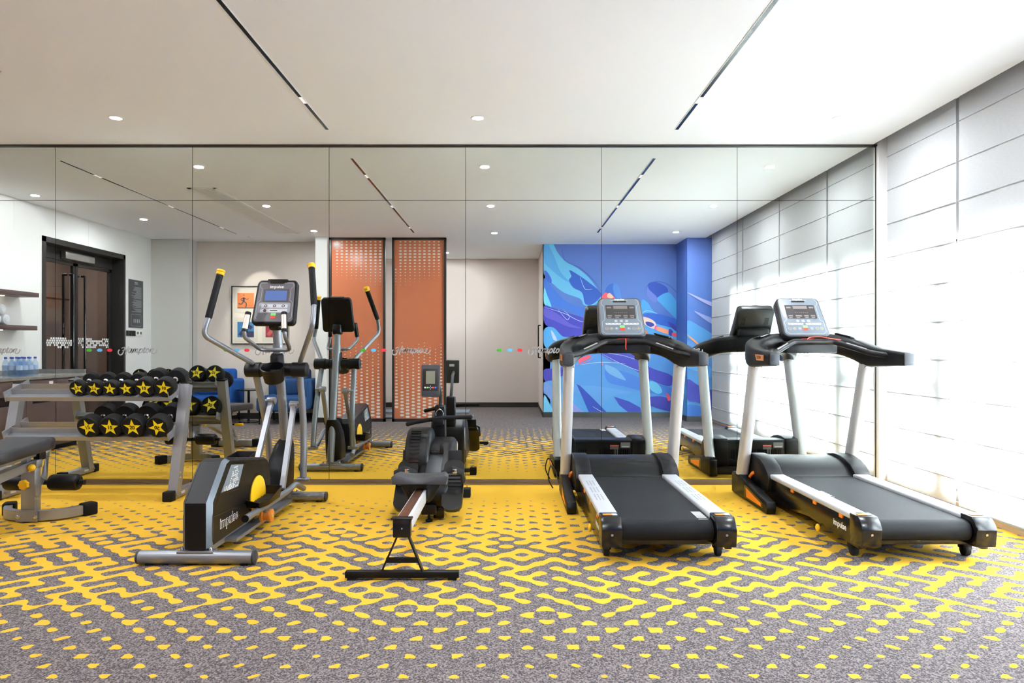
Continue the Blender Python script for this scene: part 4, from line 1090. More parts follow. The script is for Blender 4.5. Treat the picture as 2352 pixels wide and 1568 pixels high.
    for k in range(7): rect(m, T, -.048 + k * .016, -.044 + k * .016, .036, .0385, -.0042)
    for x in (-.106, -.046, .022, .074): rect(m, T, x, x + .028, -.014, -.0115, -.0042)
    m.build('segments', ds, smooth=False)
    m = MB(BLKG); rect(m, T, -.053, .053, .142, .156, -.0042, .003); m.build('speaker_slot', cs, smooth=False)
    m = MB(WHITE); m.text(IMP, .026, lambda u, v: T @ Vector((u, .170 + v, -.004)), .02); m.build('logo', cs, smooth=False)
    m = MB(LGREY)
    for ls in ([(-.13, .172), (-.15, .150), (-.15, .12), (-.132, .10), (-.132, -.035), (-.155, -.055), (-.155, -.15), (-.13, -.172), (0, -.172)], [(-.07, .160), (0, .160)]):
        for s in (-1, 1):
            for a, b in zip(ls[:-1], ls[1:]):
                pa = Vector((s * a[0], a[1])); pb = Vector((s * b[0], b[1])); dd = (pb - pa).normalized(); nn = Vector((-dd.y, dd.x)) * .0008
                m.poly([T @ Vector((q.x, q.y, -.004)) for q in (pa + nn, pb + nn, pb - nn, pa - nn)])
    m.build('trim_lines', cs, smooth=False)
    m = MB(LGREY)
    for x in (-.130, .012): rect(m, T, x, x + .122, -.082, -.066, -.004, .005)
    kp = m.build('keypad', cs, smooth=False)
    m = MB(WHITE)
    for x in (-.045, -.002, .040): 
        m.poly([T @ Vector((x + .012 * math.cos(k * PI / 8), -.046 + .012 * math.sin(k * PI / 8), -.0036)) for k in range(16)])
    m.m(PANEL)
    for x in (-.045, -.002, .040): m.poly([T @ Vector((x + .0105 * math.cos(k * PI / 8), -.046 + .0105 * math.sin(k * PI / 8), -.0040)) for k in range(16)])
    m.m(WHITE)
    for x in (-.045, -.002, .040): rect(m, T, x - .005, x + .005, -.050, -.042, -.0044)
    for x0 in (-.130, .012):
        for k in range(4): m.m(DSP); rect(m, T, x0 + .010 + k * .03, x0 + .022 + k * .03, -.076, -.072, -.0046)
    m.build('key_symbols', kp, smooth=False)
    m = MB(LGREY)
    for x in (-.122, -.086, -.045, .050, .092, .128): hexa(m, T, x, -.118, .0135, -.0036)
    m.m(PANEL)
    for x in (-.122, -.086, -.045, .050, .092, .128): hexa(m, T, x, -.118, .0122, -.0041)
    for x, c in ((-.122, ORANGE), (-.086, YEL), (-.045, WHITE), (.050, WHITE), (.092, ORANGE), (.128, YEL)):
        m.m(c); rect(m, T, x - .006, x + .006, -.120, -.116, -.0046)
        if c in (YEL, WHITE): rect(m, T, x - .002, x + .002, -.124, -.112, -.0047)
    m.build('button', cs, smooth=False)
    m = MB(GREEN); rect(m, T, -.019, .019, -.112, -.090, -.0045, .003); m.build('start_button', cs, smooth=False)
    m = MB(RED); rect(m, T, -.019, .019, -.137, -.115, -.0045, .003); m.build('stop_button', cs, smooth=False)
    # back vents
    m = MB(BLKG)
    for s in (-1, 1):
        for k in range(6): 
            p = [T @ Vector((s * .11 + a, .02 + k * .014 + b, .0856)) for a, b in ((-.02, 0), (.02, .002), (.02, .006), (-.02, .004))]; m.poly(p)
    m.build('rear_vents', cs, smooth=False)
    m = MB(RED); m.cbox((X(0), 5.345, 1.277), (.095, .012, .01), .002); m.build('safety_key_slot', cs)
    return t
T1 = make_treadmill(.888); T2 = dup(T1); T2.location.x = 2.333
T1['label'] = 'left treadmill, black with silver side rails, in front of the blue mural reflection'
T2['label'] = 'right treadmill, black with silver side rails, beside the window blinds'
def beltmark(t, xc, x0, y0, dx, n, w, st, rot):
    m = MB(WHITE)
    for k in range(n):
        hw = w * (1.0, .8, .7, .5, .25)[k % 5] if True else w
        if rot: m.box(x0, x0 + dx, y0 + k * st, y0 + k * st + (.006 if k in (0, 5) else .022), .2363, .2372)
    m.build('belt_marking', t, smooth=False)
b1 = [c for c in T1.children if c.name.startswith('running_belt')][0]
b2 = [c for c in T2.children if c.name.startswith('running_belt')][0]
beltmark(b1, .888, 1.075, 3.885, .055, 6, .02, .034, True)
beltmark(b2, 2.333, 2.079, 4.46, .045, 6, .02, .036, True)
m = MB(RED); m.tube(catmull([(.888, 5.24, 1.28), (.887, 5.218, 1.262), (.886, 5.218, 1.22), (.889, 5.22, 1.195)], 4), .0035, 8); m.build('red_lanyard', T1)
m = MB(RED); m.tube(catmull([(2.333 - .06, 5.22, 1.272), (2.333 - .02, 5.26, 1.290), (2.333 + .05, 5.25, 1.294), (2.333 + .10, 5.22, 1.284), (2.333 + .16, 5.225, 1.276), (2.333 + .2, 5.22, 1.27)], 5), .0032, 8); m.build('red_lanyard', T2)
m = MB(BLK); m.tube(catmull([(.888 - .05, 5.615, .20), (.888 - .10, 5.72, .16), (.888 - .3, 5.80, .03), (.888 - .44, 5.80, .012), (.888 - .5, 5.85, .16), (.888 - .54, 5.83, .20), (.888 - .56, 5.8, .10), (.888 - .52, 5.84, .01)], 8), .005, 8)
m.build('power_cord', T1)

# ---- elliptical trainer
XE = -1.75
t = thing('elliptical_trainer', 'grey and black elliptical trainer with yellow tipped moving handles', 'elliptical', (XE, 4.6, 0))
for (y, r, nm, h) in ((3.815, .037, 'rear_stabilizer', .043), (5.375, .036, 'front_stabilizer', .041)):
    m = MB(GUN); L = .315 if nm == 'rear_stabilizer' else .295
    m.tube([(XE - L, y, h), (XE + L, y, h)], r, 24); sb = m.build(nm, t)
    for s in (-1, 1):
        m = MB(DGREY); m.tube([(XE + s * L, y, h), (XE + s * (L + .012), y, h), (XE + s * (L + .018), y, h)], [r * 1.02, r * 1.02, r * .75], 24); m.build('end_cap', sb)
        m = MB(BLKM); m.cyl((XE + s * (L - .05), y, 0), (XE + s * (L - .05), y, h - r + .01), .022, 14); m.build('levelling_foot', sb)
    m = MB(GUN); m.box(XE - .10, XE + .10, y - .03, y + .035, h + r - .012, h + r + .001, .003); m.build('mount_plate', sb)
    for s in (-1, 1):
        m = MB(CHROME); m.lathe([(.010, 0), (.010, .012), (.006, .018), (.001, .019)], (XE + s * .08, y - .005, h + r), 12); m.build('bolt', sb)
m = MB(GUN); m.prism([(3.82, .04), (3.82, .088), (5.38, .088), (5.38, .04)], 'x', XE - .036, XE + .036, .006); m.build('main_beam', t)
m = MB(GUN); m.box(XE - .11, XE + .11, 4.10, 5.15, .045, .068, .004); m.build('roller_track', t)
# shroud
SP = [(3.80, .088), (3.80, .345), (4.00, .545), (4.05, .556), (4.68, .462), (4.73, .445), (4.775, .395), (4.79, .28), (4.77, .10)]
m = MB(BLK)
inner = SP
rings = []
cx_, cz_ = 4.3, .3
for (x, k) in ((-.082, .93), (-.058, 1.0), (.058, 1.0), (.082, .93)):
    rings.append([(XE + x, cx_ + (p[0] - cx_) * k, cz_ + (p[1] - cz_) * k) for p in SP])
m.loft(rings); sh = m.build('shroud', t, 20)
m = MB(mat('chamfer_grey', (92, 100, 108), .4, metal=.3))
for s in (-1, 1):
    pts = []
    for p in SP[:4]: pts.append(p)
    vs = []
    for p in SP[0:4]:
        vs.append((XE + s * .0592, cx_ + (p[0] - cx_) * 1.0 - .001, cz_ + (p[1] - cz_) * 1.0 + .001)); vs.append((XE + s * .0832, cx_ + (p[0] - cx_) * .932 - .001, cz_ + (p[1] - cz_) * .932 + .001))
    m.add(vs, [[2 * k, 2 * k + 1, 2 * k + 3, 2 * k + 2] for k in range(3)])
m.build('chamfer_trim', sh)
xs = XE + .0828
for s in (-1, 1):
    xf = XE + s * .0828
    m = MB(mat('slate_decal', (112, 122, 132), .4)); m.poly([(xf, 3.935, .375), (xf, 4.085, .512), (xf, 4.275, .482), (xf, 4.195, .360)]); dc = m.build('decal', sh, smooth=False)
    m = MB(WHITE); rr = random.Random(5)
    for j in range(13):
        for k in range(13):
            y = 3.98 + k * .0165 + (.008 if j % 2 else 0); z = .372 + j * .0115
            lft = 3.985 + (z - .36) * .75; rgt = 4.20 + (z - .36) * .6
            if y < lft + .035 or y > rgt - .012 or z > .512 - (y - 4.085) * .16 - .008: continue
            if rr.random() < .22 + .35 * max(0, (4.16 - y) * 2) * (z < .44): continue
            m.poly([(xf + s * .0008, y + .0066 * math.cos(q * PI / 3), z + .0052 * math.sin(q * PI / 3)) for q in range(6)])
    m.build('hexagon_print', dc, smooth=False)
    m = MB(WHITE); m.text('GRANITE', .034, lambda u, v: (xf + s * .0012, 4.05 + s * u, .385 + v), .0); m.build('lettering', dc, smooth=False)
    m = MB(WHITE); m.text(IMP, .085, lambda u, v: (xf + s * .0008, 4.055 + s * u, .195 + v), .035); lg = m.build('logo', sh, smooth=False)
    m = MB(BLKG); m.text(IMP, .085, lambda u, v: (xf + s * .0016, 4.055 + s * u, .195 + v), -.004); m.build('logo_fill', lg, smooth=False)
    m = MB(BLKG)
    for pl in ([(3.93, .365), (4.20, .345), (4.78, .30)], [(3.83, .26), (4.3, .235), (4.5, .235)], [(3.93, .365), (4.09, .522), (4.66, .43)], [(3.83, .12), (3.83, .27), (3.93, .365)]):
        for a, b in zip(pl[:-1], pl[1:]):
            d = Vector((b[0] - a[0], b[1] - a[1])).normalized(); nx = Vector((-d.y, d.x)) * .0016
            m.poly([(xf + s * .0005, a[0] + nx.x, a[1] + nx.y), (xf + s * .0005, b[0] + nx.x, b[1] + nx.y), (xf + s * .0005, b[0] - nx.x, b[1] - nx.y), (xf + s * .0005, a[0] - nx.x, a[1] - nx.y)])
    m.build('panel_gap', sh, smooth=False)
    m = MB(BLKG); m.cyl((xf - s * .01, 4.51, .235), (xf + s * .002, 4.51, .235), .148, 40); m.build('wheel_well', sh)
    m = MB(YEL); m.cyl((xf, 4.51, .235), (xf + s * .008, 4.51, .235), .132, 48, .002); m.build('yellow_disc', sh)
# post and fairing
PB_, PT_ = Vector((XE, 5.40, .09)), Vector((XE, 5.12, 1.40))
m = MB(GUN); m.tube([PB_, PT_], .034, 24); m.build('post', t)
m = MB(BLK); rings = []
for (y, z, w, d_) in ((5.18, .10, .075, .26), (5.20, .22, .08, .25), (5.24, .36, .078, .20), (5.30, .46, .065, .13), (5.33, .50, .045, .09)):
    rings.append([(XE + a, y + b, z) for a, b in rrect(2 * w, d_, min(w, d_ / 2) * .6, 4)])
m.loft(rings); m.build('post_fairing', t, 50)
m = MB(BLK); m.tube([(XE - .232, 5.128, 1.045), (XE - .226, 5.128, 1.045), (XE - .12, 5.128, 1.045), (XE - .115, 5.128, 1.045), (XE + .115, 5.128, 1.045), (XE + .12, 5.128, 1.045), (XE + .226, 5.128, 1.045), (XE + .232, 5.128, 1.045)], [.045, .055, .057, .05, .05, .057, .055, .045], 28)
m.tube([(XE, 5.155, .99), (XE, 5.13, 1.15), (XE, 5.125, 1.165)], [.055, .048, .040], 24); m.build('pivot_housing', t)
m = MB(BLK); cy = 5.0
m.lathe([(.001, -.075), (.060, -.075), (.070, -.065), (.082, .040), (.085, .045), (.078, .047), (.068, -.04), (.001, -.045)], (0, 0, 0), 36, Matrix.Translation((XE + .02, cy - .01, 1.03)) @ Matrix.Rotation(.45, 4, 'X')); m.cbox((XE + .01, 5.08, 1.02), (.07, .08, .06), .01); m.build('cup_holder', t)
# moving arms
def arm(s, cap, gb_, bend, piv, low, nm):
    m = MB(GUN); P = fillet([gb_, bend, piv, (piv[0], piv[1] + .01, 1.045)], .09, 7)
    m.tube(P, .0185, 18); a = m.build('moving_handle', t)
    m = MB(BLKM); c = Vector(cap); g = Vector(gb_); d = (c - g).normalized(); m.tube([g - d * .005, g, c], [.0215, .0235, .0235], 20); m.build('grip', a)
    m = MB(YEL); m.tube([c - d * .004, c + d * .004, c + d * .014, c + d * .024, c + d * .034], [.026, .029, .025, .031, .026], 22); m.build('yellow_tip', a)
    m = MB(GUN); lo = Vector(low); p0 = Vector((low[0] + (0), 5.128, 1.02)); 
    q = p0.lerp(lo, .55) + Vector((0, .05, 0))
    m.tube(catmull([p0, q, lo], 8), .0255, 18); lw = m.build('swing_arm', t)
    m = MB(GUN); m.cyl((lo.x - .045, lo.y, lo.z - .015), (lo.x + .045, lo.y, lo.z - .015), .017, 16); m.m(CHROME).cyl((lo.x + s * .045, lo.y, lo.z - .015), (lo.x + s * .056, lo.y, lo.z - .015), .014, 12); m.build('joint', lw)
    return lw
arm(1, (-1.466, 5.052, 1.800), (-1.396, 4.869, 1.516), (-1.385, 4.80, 1.370), (XE + .170, 5.128, 1.09), (-1.578, 5.216, .222), 'r')
arm(-1, (-2.036, 4.796, 1.725), (-2.083, 4.72, 1.420), (-2.115, 4.70, 1.300), (XE - .170, 5.11, 1.09), (-1.908, 5.44, .255), 'l')
for (jt, jb, ax_) in (((-1.651, 5.22, .776), (-1.632, 4.90, .20), -1.565), ((-1.852, 5.308, .799), (-1.868, 5.06, .385), -1.925)):
    m = MB(STEEL); a = Vector(jt); b = Vector(jb); d = (b - a).normalized(); n = Vector((0, -d.z, d.y))
    m.loft([[p + Vector((sx * .017, 0, 0)) + n * sy * .019 for sx, sy in ((-1, -1), (1, -1), (1, 1), (-1, 1))] for p in (a, b)]); lk = m.build('link_rod', t)
    m = MB(STEEL); m.cyl((a.x - .032, a.y, a.z), (a.x + .032, a.y, a.z), .028, 22, .004); m.cyl((a.x, a.y, a.z), (ax_, a.y, a.z), .012, 12); m.build('joint', lk)
# pedal rails + pedals
def pedalrail(pts, pc, tilt, rol):
    m = MB(GUN); m.tube(fillet(pts, .05, 5), .021, 18); r = m.build('pedal_rail', t)
    m = MB(BLK); m.tube([Vector(pts[-1]), Vector(pts[-1]) + (Vector(pts[-1]) - Vector(pts[-2])).normalized() * .006], .0225, 18); m.build('end_plug', r)
    m = MB(BLK); T = Matrix.Translation(pc) @ Matrix.Rotation(tilt, 4, 'X')
    L, W = .185, .075
    out = [(-W, L), (W * .8, L), (W, L * .8), (W, -L * .55), (W * .55, -L), (-W * .55, -L), (-W, -L * .55)]
    fl = [(a * .9, b * .92) for a, b in out]
    n_ = len(out)
    vs = [(a * .86, b * .9, -.022) for a, b in out] + [(a * 1.0, b, .046 if b > 0 else (.030 if a < 0 else .012)) for a, b in out] + [(a * .93, b * .95, .046 if b > 0 else (.030 if a < 0 else .012)) for a, b in out] + [(a * .82, b * .88, -.008) for a, b in out]
    fs = [[j * n_ + k, j * n_ + (k + 1) % n_, (j + 1) * n_ + (k + 1) % n_, (j + 1) * n_ + k] for j in range(3) for k in range(n_)] + [list(range(n_))[::-1], [3 * n_ + k for k in range(n_)]]
    m.add(vs, fs, T); pd = m.build('pedal', t)
    m = MB(mat('pedal_tread', (46, 42, 42), .6))
    for i in range(6):
        for j in range(10): m.box(-.052 + i * .018 + (.006 if j % 2 else 0), -.041 + i * .018 + (.006 if j % 2 else 0), -.135 + j * .028, -.118 + j * .028, -.008, -.004, 0, 1, T)
    m.build('tread', pd, smooth=False)
    return r
pr1 = pedalrail([(-1.578, 5.22, .135), (-1.585, 5.05, .205), (-1.60, 4.92, .178), (-1.60, 4.13, .178)], (-1.622, 4.49, .222), .02, 0)
pr2 = pedalrail([(-1.908, 5.42, .23), (-1.905, 5.30, .25), (-1.90, 5.1, .36), (-1.885, 4.32, .37)], (-1.885, 4.72, .42), .02, 0)
for (x, y, z, s) in ((-1.60, 4.47, .113, 1), (-1.885, 4.40, .105, -1)):
    m = MB(mat('roller_orange', (206, 120, 40), .45)); m.tube([(x - .025, y, z), (x - .012, y, z), (x - .008, y, z), (x + .028, y, z), (x + .032, y, z), (x + .045, y, z)], [.042, .043, .030, .030, .043, .042], 28); ro = m.build('roller', t)
    m = MB(CHROME); m.cyl((x + .045, y, z), (x + .049, y, z), .016, 16); m.build('bearing', ro)
    m = MB(GUN); m.box(x - .012, x + .012, y - .02, y + .02, z, z + .05); m.build('roller_bracket', ro)
# fixed handlebar
m = MB(GUN)
for s in (-1, 1): m.tube(fillet([(XE, 5.12, 1.195), (XE + s * .11, 5.10, 1.192), (XE + s * .145, 4.88, 1.285), (XE + s * .143, 4.865, 1.325), (XE + s * .128, 4.905, 1.45)], .05, 6), .0145, 16)
m.tube([(XE, 5.165, 1.15), (XE, 5.155, 1.235)], .040, 22); fh = m.build('fixed_handlebar', t)
for s in (-1, 1):
    a = Vector((XE + s * .142, 4.868, 1.325)); b = Vector((XE + s * .128, 4.905, 1.468)); d = (b - a)
    m = MB(BLK); m.tube([a, a + d * .96, b], [.0215, .0215, .017], 18); g = m.build('grip', fh)
    m = MB(mat('pulse_plate', (226, 216, 206), .25, metal=.5)); m.tube([a + d * .14 + Vector((0, -.003, 0)), a + d * .84 + Vector((0, -.003, 0))], .0205, 18); m.build('pulse_plate', g)
# console
T, H = frame_of((XE, 5.030, 1.385), (XE, 5.155, 1.722), .32, .06)
m = MB(BLK); slab(m, T, .325, .300, H, .036, 0, .055, .010); m.m(BLKG).box(XE - .045, XE + .045, 5.07, 5.17, 1.34, 1.45, .02); cs = m.build('console', t, 50)
m = MB(mat('console_taupe', (104, 102, 106), .35)); slab(m, T, .290, .266, H * .90, .026, -.0022, .001, .0008); m.build('face_panel', cs)
m = MB(BLKG); rect(m, T, -.052, .052, .148, .176, -.006, .004); slab(m, T @ Matrix.Translation((0, .168, 0)), .15, .15, .035, .01, -.004, .05, .003); m.build('speaker_slot', cs)
m = MB(WHITE); m.text(IMP, .034, lambda u, v: T @ Vector((u, .120 + v, -.004)), .02); m.build('logo', cs, smooth=False)
m = MB(mat('bezel_brown', (82, 76, 74), .3)); rect(m, T, -.096, .096, .000, .100, -.0035); dsp = m.build('display', cs, smooth=False)
m = MB(LCD); rect(m, T, -.080, .082, .008, .090, -.0042); m.build('screen', dsp, smooth=False)
m = MB(LGREY)
ls = [(-.12, .152), (-.127, .125), (-.108, .105), (-.108, .012), (-.130, -.01), (-.136, -.125), (-.12, -.142)]
for s in (-1, 1):
    for a, b in zip(ls[:-1], ls[1:]):
        pa = Vector((s * a[0], a[1])); pb = Vector((s * b[0], b[1])); dd = (pb - pa).normalized(); nn = Vector((-dd.y, dd.x)) * .0008
        m.poly([T @ Vector((q.x, q.y, -.004)) for q in (pa + nn, pb + nn, pb - nn, pa - nn)])
rect(m, T, -.12, -.055, .1512, .1528, -.004); rect(m, T, .055, .12, .1512, .1528, -.004)
m.build('trim_lines', cs, smooth=False)
m = MB(mat('keypad_grey', (150, 152, 160), .4)); rect(m, T, -.118, .118, -.092, -.008, -.003, .014); kp = m.build('keypad', cs, smooth=False)
m = MB(LGREY); rect(m, T, -.098, .098, -.050, -.022, -.0038, .004); rect(m, T, -.102, .098, -.086, -.060, -.0038, .004)
m.m(DSP)
for x, y in ((-.065, -.036), (0, -.036), (.065, -.036), (-.068, -.073)): hexa(m, T, x, y, .012, -.0043)
rect(m, T, -.030, .025, -.077, -.070, -.0043, .003)
m.m(WHITE)
for x, y in ((-.065, -.036), (0, -.036), (.065, -.036)): rect(m, T, x - .006, x + .006, y - .004, y + .004, -.0048)
m.m(ORANGE); rect(m, T, -.075, -.061, -.075, -.071, -.0048)
m.build('key_symbols', kp, smooth=False)
m = MB(GREEN); rect(m, T, -.020, .018, -.113, -.092, -.0040, .003); m.build('start_button', cs, smooth=False)
m = MB(RED); rect(m, T, -.021, .017, -.136, -.115, -.0040, .003); m.build('stop_button', cs, smooth=False)

# ---- rowing machine
XRW = -.563
t = thing('rowing_machine', 'black rowing machine with silver seat rail, between the elliptical and treadmills', 'rowing machine', (XRW, 4.5, 0))
m = MB(BLK); m.box(XRW - .297, XRW + .297, 3.555, 3.595, .012, .045, .003)
m.box(XRW - .285, XRW - .24, 3.555, 3.595, 0, .012); m.box(XRW + .24, XRW + .285, 3.555, 3.595, 0, .012)
for s in (-1, 1):
    m.loft([[(XRW + s * x + a, y + b, z) for a, b in ((-.005, -.018), (.005, -.018), (.005, .018), (-.005, .018))] for x, y, z in ((.108, 3.575, .04), (.032, 3.60, .215))])
m.box(XRW - .085, XRW + .085, 3.568, 3.590, .088, .112)
m.build('rear_stand', t)
m = MB(RAIL); m.box(XRW - .036, XRW + .036, 3.60, 4.82, .235, .315, .003); rl = m.build('seat_rail', t)
m = MB(mat('rail_inlay', (96, 66, 52), .2, metal=.3)); m.box(XRW - .030, XRW + .022, 3.62, 4.78, .315, .317); m.build('running_track', rl)
m = MB(BLKG); m.box(XRW - .050, XRW + .045, 3.565, 3.61, .218, .318, .008); m.box(XRW - .058, XRW + .052, 3.56, 3.61, .312, .322, .003); m.m(CHROME).sphere((XRW, 3.563, .268), .005, 8); m.build('end_cap', rl)
# seat
m = MB(mat('seat_foam', (52, 51, 54), .6, noise=.08, nscale=150)); rings = []
for (y, zt, k, dp) in ((4.238, .398, .97, .030), (4.25, .414, 1.0, .034), (4.31, .412, 1.0, .026), (4.38, .408, .97, .014), (4.44, .404, .90, .006), (4.455, .394, .87, .004)):
    top = []; bot = []
    for i in range(25):
        u = -1 + 2 * i / 24; hw = .176 * k
        dip = dp * math.exp(-(u / .36) ** 2) + .006 * math.sin(PI * min(1, abs(u) * 1.2)) - .004 * max(0, abs(u) - .8) * 5
        edge = .014 * max(0, abs(u) - .92) / .08
        top.append((XRW + u * hw, y, zt - dip - edge)); bot.append((XRW + u * hw * .97, y, zt - .054 if y > 4.245 else zt - .034))
    rings.append(bot + top[::-1])
m.loft(rings); st = m.build('seat', t, 50)
m = MB(BLKG); m.prism([(XRW - .135, .365), (XRW + .135, .365), (XRW + .075, .255), (XRW + .045, .235), (XRW + .04, .325), (XRW - .04, .325), (XRW - .045, .235), (XRW - .075, .255)], 'y', 4.29, 4.45, .003); m.build('seat_carriage', t)
# housing
m = MB(BLK)
def circ(cy, cz, r, a0, a1, n): return [(cy + r * math.cos(math.radians(a0 + (a1 - a0) * k / n)), cz + r * math.sin(math.radians(a0 + (a1 - a0) * k / n))) for k in range(n + 1)]
m.prism(circ(5.19, .335, .272, 0, 345, 30), 'x', XRW - .205, XRW - .02, .035, 4); fw = m.build('flywheel_housing', t, 30)
m = MB(BLKG)
for k in range(11):
    a = math.radians(112 + k * 6.2); c = Vector((XRW - .13, 5.19 + .273 * math.cos(a), .335 + .273 * math.sin(a)))
    m.box(-.036, .036, -.006, .006, -.002, .003, 0, 1, Matrix.Translation(c) @ Matrix.Rotation(a - PI / 2, 4, 'X'))
m.build('vent_slots', fw)
m = MB(BLK); pr = [(5.62, .08), (5.62, .40), (5.58, .47), (5.46, .50), (5.22, .505), (5.10, .48), (4.98, .40), (4.86, .33), (4.76, .27), (4.72, .18), (4.78, .09)]
m.prism(pr, 'x', XRW - .10, XRW + .135, .035, 3); bd = m.build('body_cover', t, 40)
m = MB(DGREY); m.prism([(5.02, .438), (4.90, .366), (4.80, .306), (4.79, .295), (5.03, .43)], 'x', XRW - .035, XRW + .075, .004); m.build('cover_plate', bd)
m = MB(WHITE); m.prism([(5.50, .22), (5.56, .25), (5.60, .42), (5.55, .45), (5.52, .33)], 'x', XRW + .134, XRW + .1362); m.build('white_decal', bd)
m = MB(BLKG); m.box(XRW - .05, XRW + .075, 5.00, 5.06, .43, .455, .004); m.box(XRW - .058, XRW - .03, 4.99, 5.04, .44, .50, .004); m.box(XRW + .05, XRW + .078, 4.99, 5.04, .44, .50, .004); m.build('handle_hook', bd)
m = MB(BLK); m.prism([(XRW - .046, .46), (XRW + .046, .46), (XRW + .042, .742), (XRW - .040, .748)], 'y', 5.485, 5.585, .010, 3); col_ = m.build('mast', t)
m = MB(DGREY); m.tube(catmull([(XRW + .0, 5.53, .73), (XRW + .005, 5.50, .82), (XRW + .0, 5.36, .92), (XRW - .01, 5.10, .96)], 8), .015, 14); ma = m.build('monitor_arm', t)
T, H = frame_of((XRW - .024, 5.035, .850), (XRW - .024, 5.065, 1.085), .13, .03)
m = MB(DGREY); slab(m, T, .132, .140, H, .012, 0, .032, .004); mo_ = m.build('monitor', t)
m = MB(BLKG); rect(m, T, -.056, .056, -.075, .088, -.0012, .004); fp = m.build('face_panel', mo_, smooth=False)
m = MB(LCDG); rect(m, T, -.034, .034, -.024, .070, -.0022); m.build('screen', mo_, smooth=False)
for x, c in ((-.038, LGREY), (-.020, GREEN), (.020, RED), (.038, mat('blue_button', (60, 120, 230), .4))):
    m = MB(c); rect(m, T, x - .007, x + .007, -.057, -.046, -.0022, .002); m.build('button', mo_, smooth=False)
m = MB(LGREY)
for a, b in ((0, -.041), (0, -.062), (-.007, -.0515), (.007, -.0515)): m.poly([T @ Vector((a + .004 * math.cos(k * PI / 2), b + .004 * math.sin(k * PI / 2), -.0022)) for k in range(4)])
m.build('arrow_keys', mo_, smooth=False)
m = MB(LGREY); m.add([T @ Vector((a, b, .0326)) for a, b in ((-.03, .055), (.02, .055), (.02, .080), (-.03, .080))], [[0, 1, 2, 3]]); m.build('rear_label', mo_, smooth=False)
# handle
m = MB(BLKM); hp = catmull([(-.815, 5.46, .600), (-.74, 5.45, .618), (-.62, 5.44, .640), (-.50, 5.438, .654), (-.312, 5.43, .658)], 6)
m.tube(hp, .0165, 16); m.sphere(hp[0], .019, 12); m.sphere(hp[-1], .019, 12); hd = m.build('handle', t)
m = MB(BLK); m.box(XRW - .05, XRW + .035, 5.42, 5.49, .595, .645, .006); m.build('handle_cradle', t)
m = MB(CHROME); m.tube(catmull([(XRW - .028, 5.474, .665), (XRW - .028, 5.476, .69), (XRW - .012, 5.478, .712), (XRW + .012, 5.478, .712), (XRW + .028, 5.476, .69), (XRW + .028, 5.474, .665)], 5), .003, 8); m.sphere((XRW, 5.476, .716), .009, 10); m.build('strap_ring', t)
# foot plates
for s in (-1, 1):
    xc = XRW + s * .165
    T = Matrix.Translation((xc, 4.79, .255)) @ Matrix.Rotation(math.radians(44), 4, 'X')
    m = MB(BLKG); m.add(*(lambda P: ([(a, b, z) for z in (-.03, .0) for a, b in P], [list(range(len(P)))[::-1], [len(P) + k for k in range(len(P))]] + [[k, (k + 1) % len(P), len(P) + (k + 1) % len(P), len(P) + k] for k in range(len(P))]))(rrect(.145, .42, .06, 5)), T)
    fpz = m.build('footplate', t)
    m = MB(BLK); 
    for k in range(4): m.box(-.06, .06, -.02 + k * .03, -.005 + k * .03, 0, .006, 0, 1, T)
    m.build('ridges', fpz)
    m = MB(BLKM); m.cbox((xc, 4.955, .405), (.098, .016, .125), .006, 2, (math.radians(-16), 0, 0)); hc = m.build('heel_support', fpz)
    m = MB(LGREY)
    for a in (-.024, .024):
        for k in range(4): m.cbox((xc + a, 4.9445 + (.007 * k) , .375 + k * .02), (.008, .002, .007), 0, 1, (math.radians(-16), 0, 0))
    m.build('adjust_holes', hc)
    m = MB(BLKM); m.tube([(xc - .072, 4.78, .27), (xc - .066, 4.73, .345), (xc, 4.71, .375), (xc + .066, 4.73, .345), (xc + .072, 4.78, .27)], .012, 8, True, 2.2); sp_ = m.build('foot_strap', fpz)
    m = MB(CHROME); m.cbox((xc + .02, 4.695, .362), (.03, .006, .03), .002); m.build('buckle', sp_)
m = MB(BLK); m.box(XRW - .05, XRW + .05, 4.72, 5.55, .055, .12, .005); m.build('base_beam', t)
m = MB(BLK); m.box(XRW - .22, XRW + .22, 5.52, 5.57, .025, .060, .004); fb = m.build('front_foot', t)
for s in (-1, 1):
    m = MB(BLKM); m.box(XRW + s * .215 - .030, XRW + s * .215 + .030, 5.505, 5.585, 0, .072, .006); e = m.build('end_block', fb)
    m = MB(CHROME); m.cyl((XRW + s * .215, 5.56, .072), (XRW + s * .215, 5.56, .086), .008, 10); m.build('bolt', e)
m = MB(BLKM); m.lathe([(.024, 0), (.026, .012), (.010, .02), (.008, .06)], (XRW, 4.76, 0), 20); m.build('levelling_foot', t)
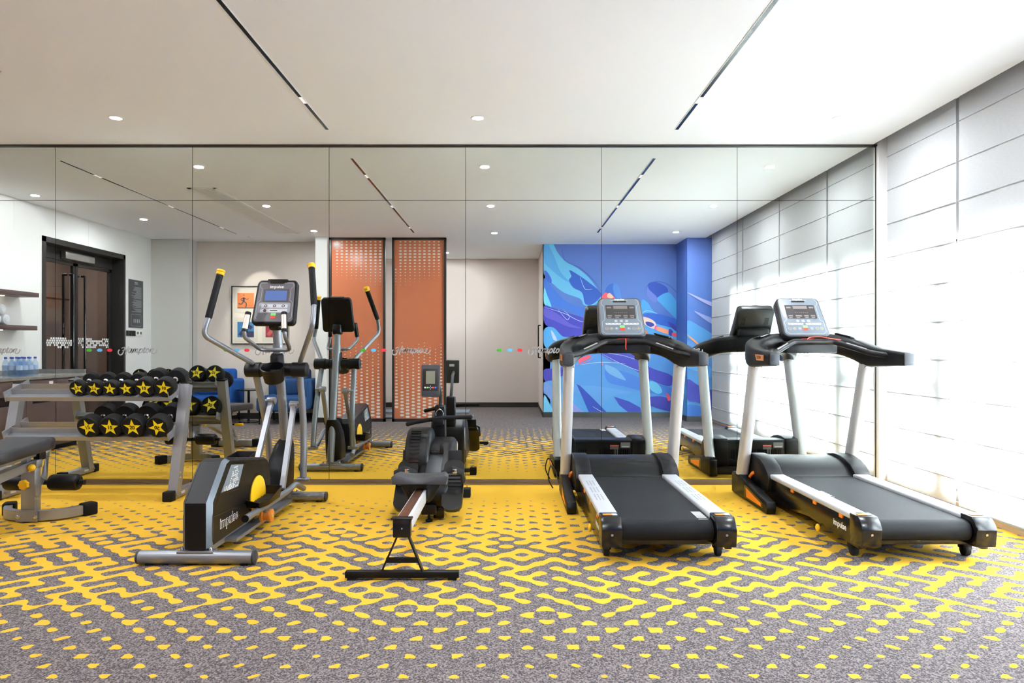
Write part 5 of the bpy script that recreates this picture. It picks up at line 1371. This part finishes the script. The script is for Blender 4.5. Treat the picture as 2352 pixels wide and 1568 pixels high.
m = MB(BLKG); m.box(XRW + .025, XRW + .10, 4.80, 4.88, .012, .09, .004); m.build('support_block', t)
EXPO = 0.80
# ================================================================== light, camera, view
w = bpy.data.worlds.new('daylight'); bpy.context.scene.world = w; w.use_nodes = True
nt = w.node_tree; bg = nt.nodes['Background']
tc = nt.nodes.new('ShaderNodeTexCoord'); sp = nt.nodes.new('ShaderNodeSeparateXYZ'); nt.links.new(tc.outputs['Generated'], sp.inputs[0])
rp = nt.nodes.new('ShaderNodeValToRGB'); rp.color_ramp.elements[0].position = .35; rp.color_ramp.elements[0].color = (.60, .63, .66, 1)
rp.color_ramp.elements[1].position = .55; rp.color_ramp.elements[1].color = (.86, .935, 1.0, 1)
mr = nt.nodes.new('ShaderNodeMapRange'); mr.inputs['From Min'].default_value = -1; nt.links.new(sp.outputs['Z'], mr.inputs['Value'])
nt.links.new(mr.outputs['Result'], rp.inputs['Fac']); nt.links.new(rp.outputs['Color'], bg.inputs['Color'])
bg.inputs['Strength'].default_value = 60.0

cam = bpy.data.cameras.new('camera'); cam.lens = 24.0; cam.sensor_width = 36.0; cam.sensor_fit = 'HORIZONTAL'
cam.shift_x = 5 / 2352; cam.shift_y = 13 / 2352; cam.clip_start = .02; cam.clip_end = 100
co = bpy.data.objects.new('camera', cam); C.objects.link(co); co.location = (0, 0, EYE); co.rotation_euler = (PI / 2, 0, 0)
sc = bpy.context.scene; sc.camera = co
sc.view_settings.view_transform = 'Standard'; sc.view_settings.look = 'None'; sc.view_settings.gamma = 1.0
sc.view_settings.use_curve_mapping = False; sc.view_settings.exposure = EXPO
cy = sc.cycles
cy.use_denoising = True
try: cy.denoiser = 'OPENIMAGEDENOISE'
except Exception: pass
cy.max_bounces = 7; cy.diffuse_bounces = 4; cy.glossy_bounces = 4; cy.use_adaptive_sampling = True; cy.adaptive_threshold = .12; cy.adaptive_min_samples = 16; cy.transparent_max_bounces = 12; cy.transmission_bounces = 6
cy.sample_clamp_indirect = 6.0; cy.caustics_reflective = True; cy.caustics_refractive = False
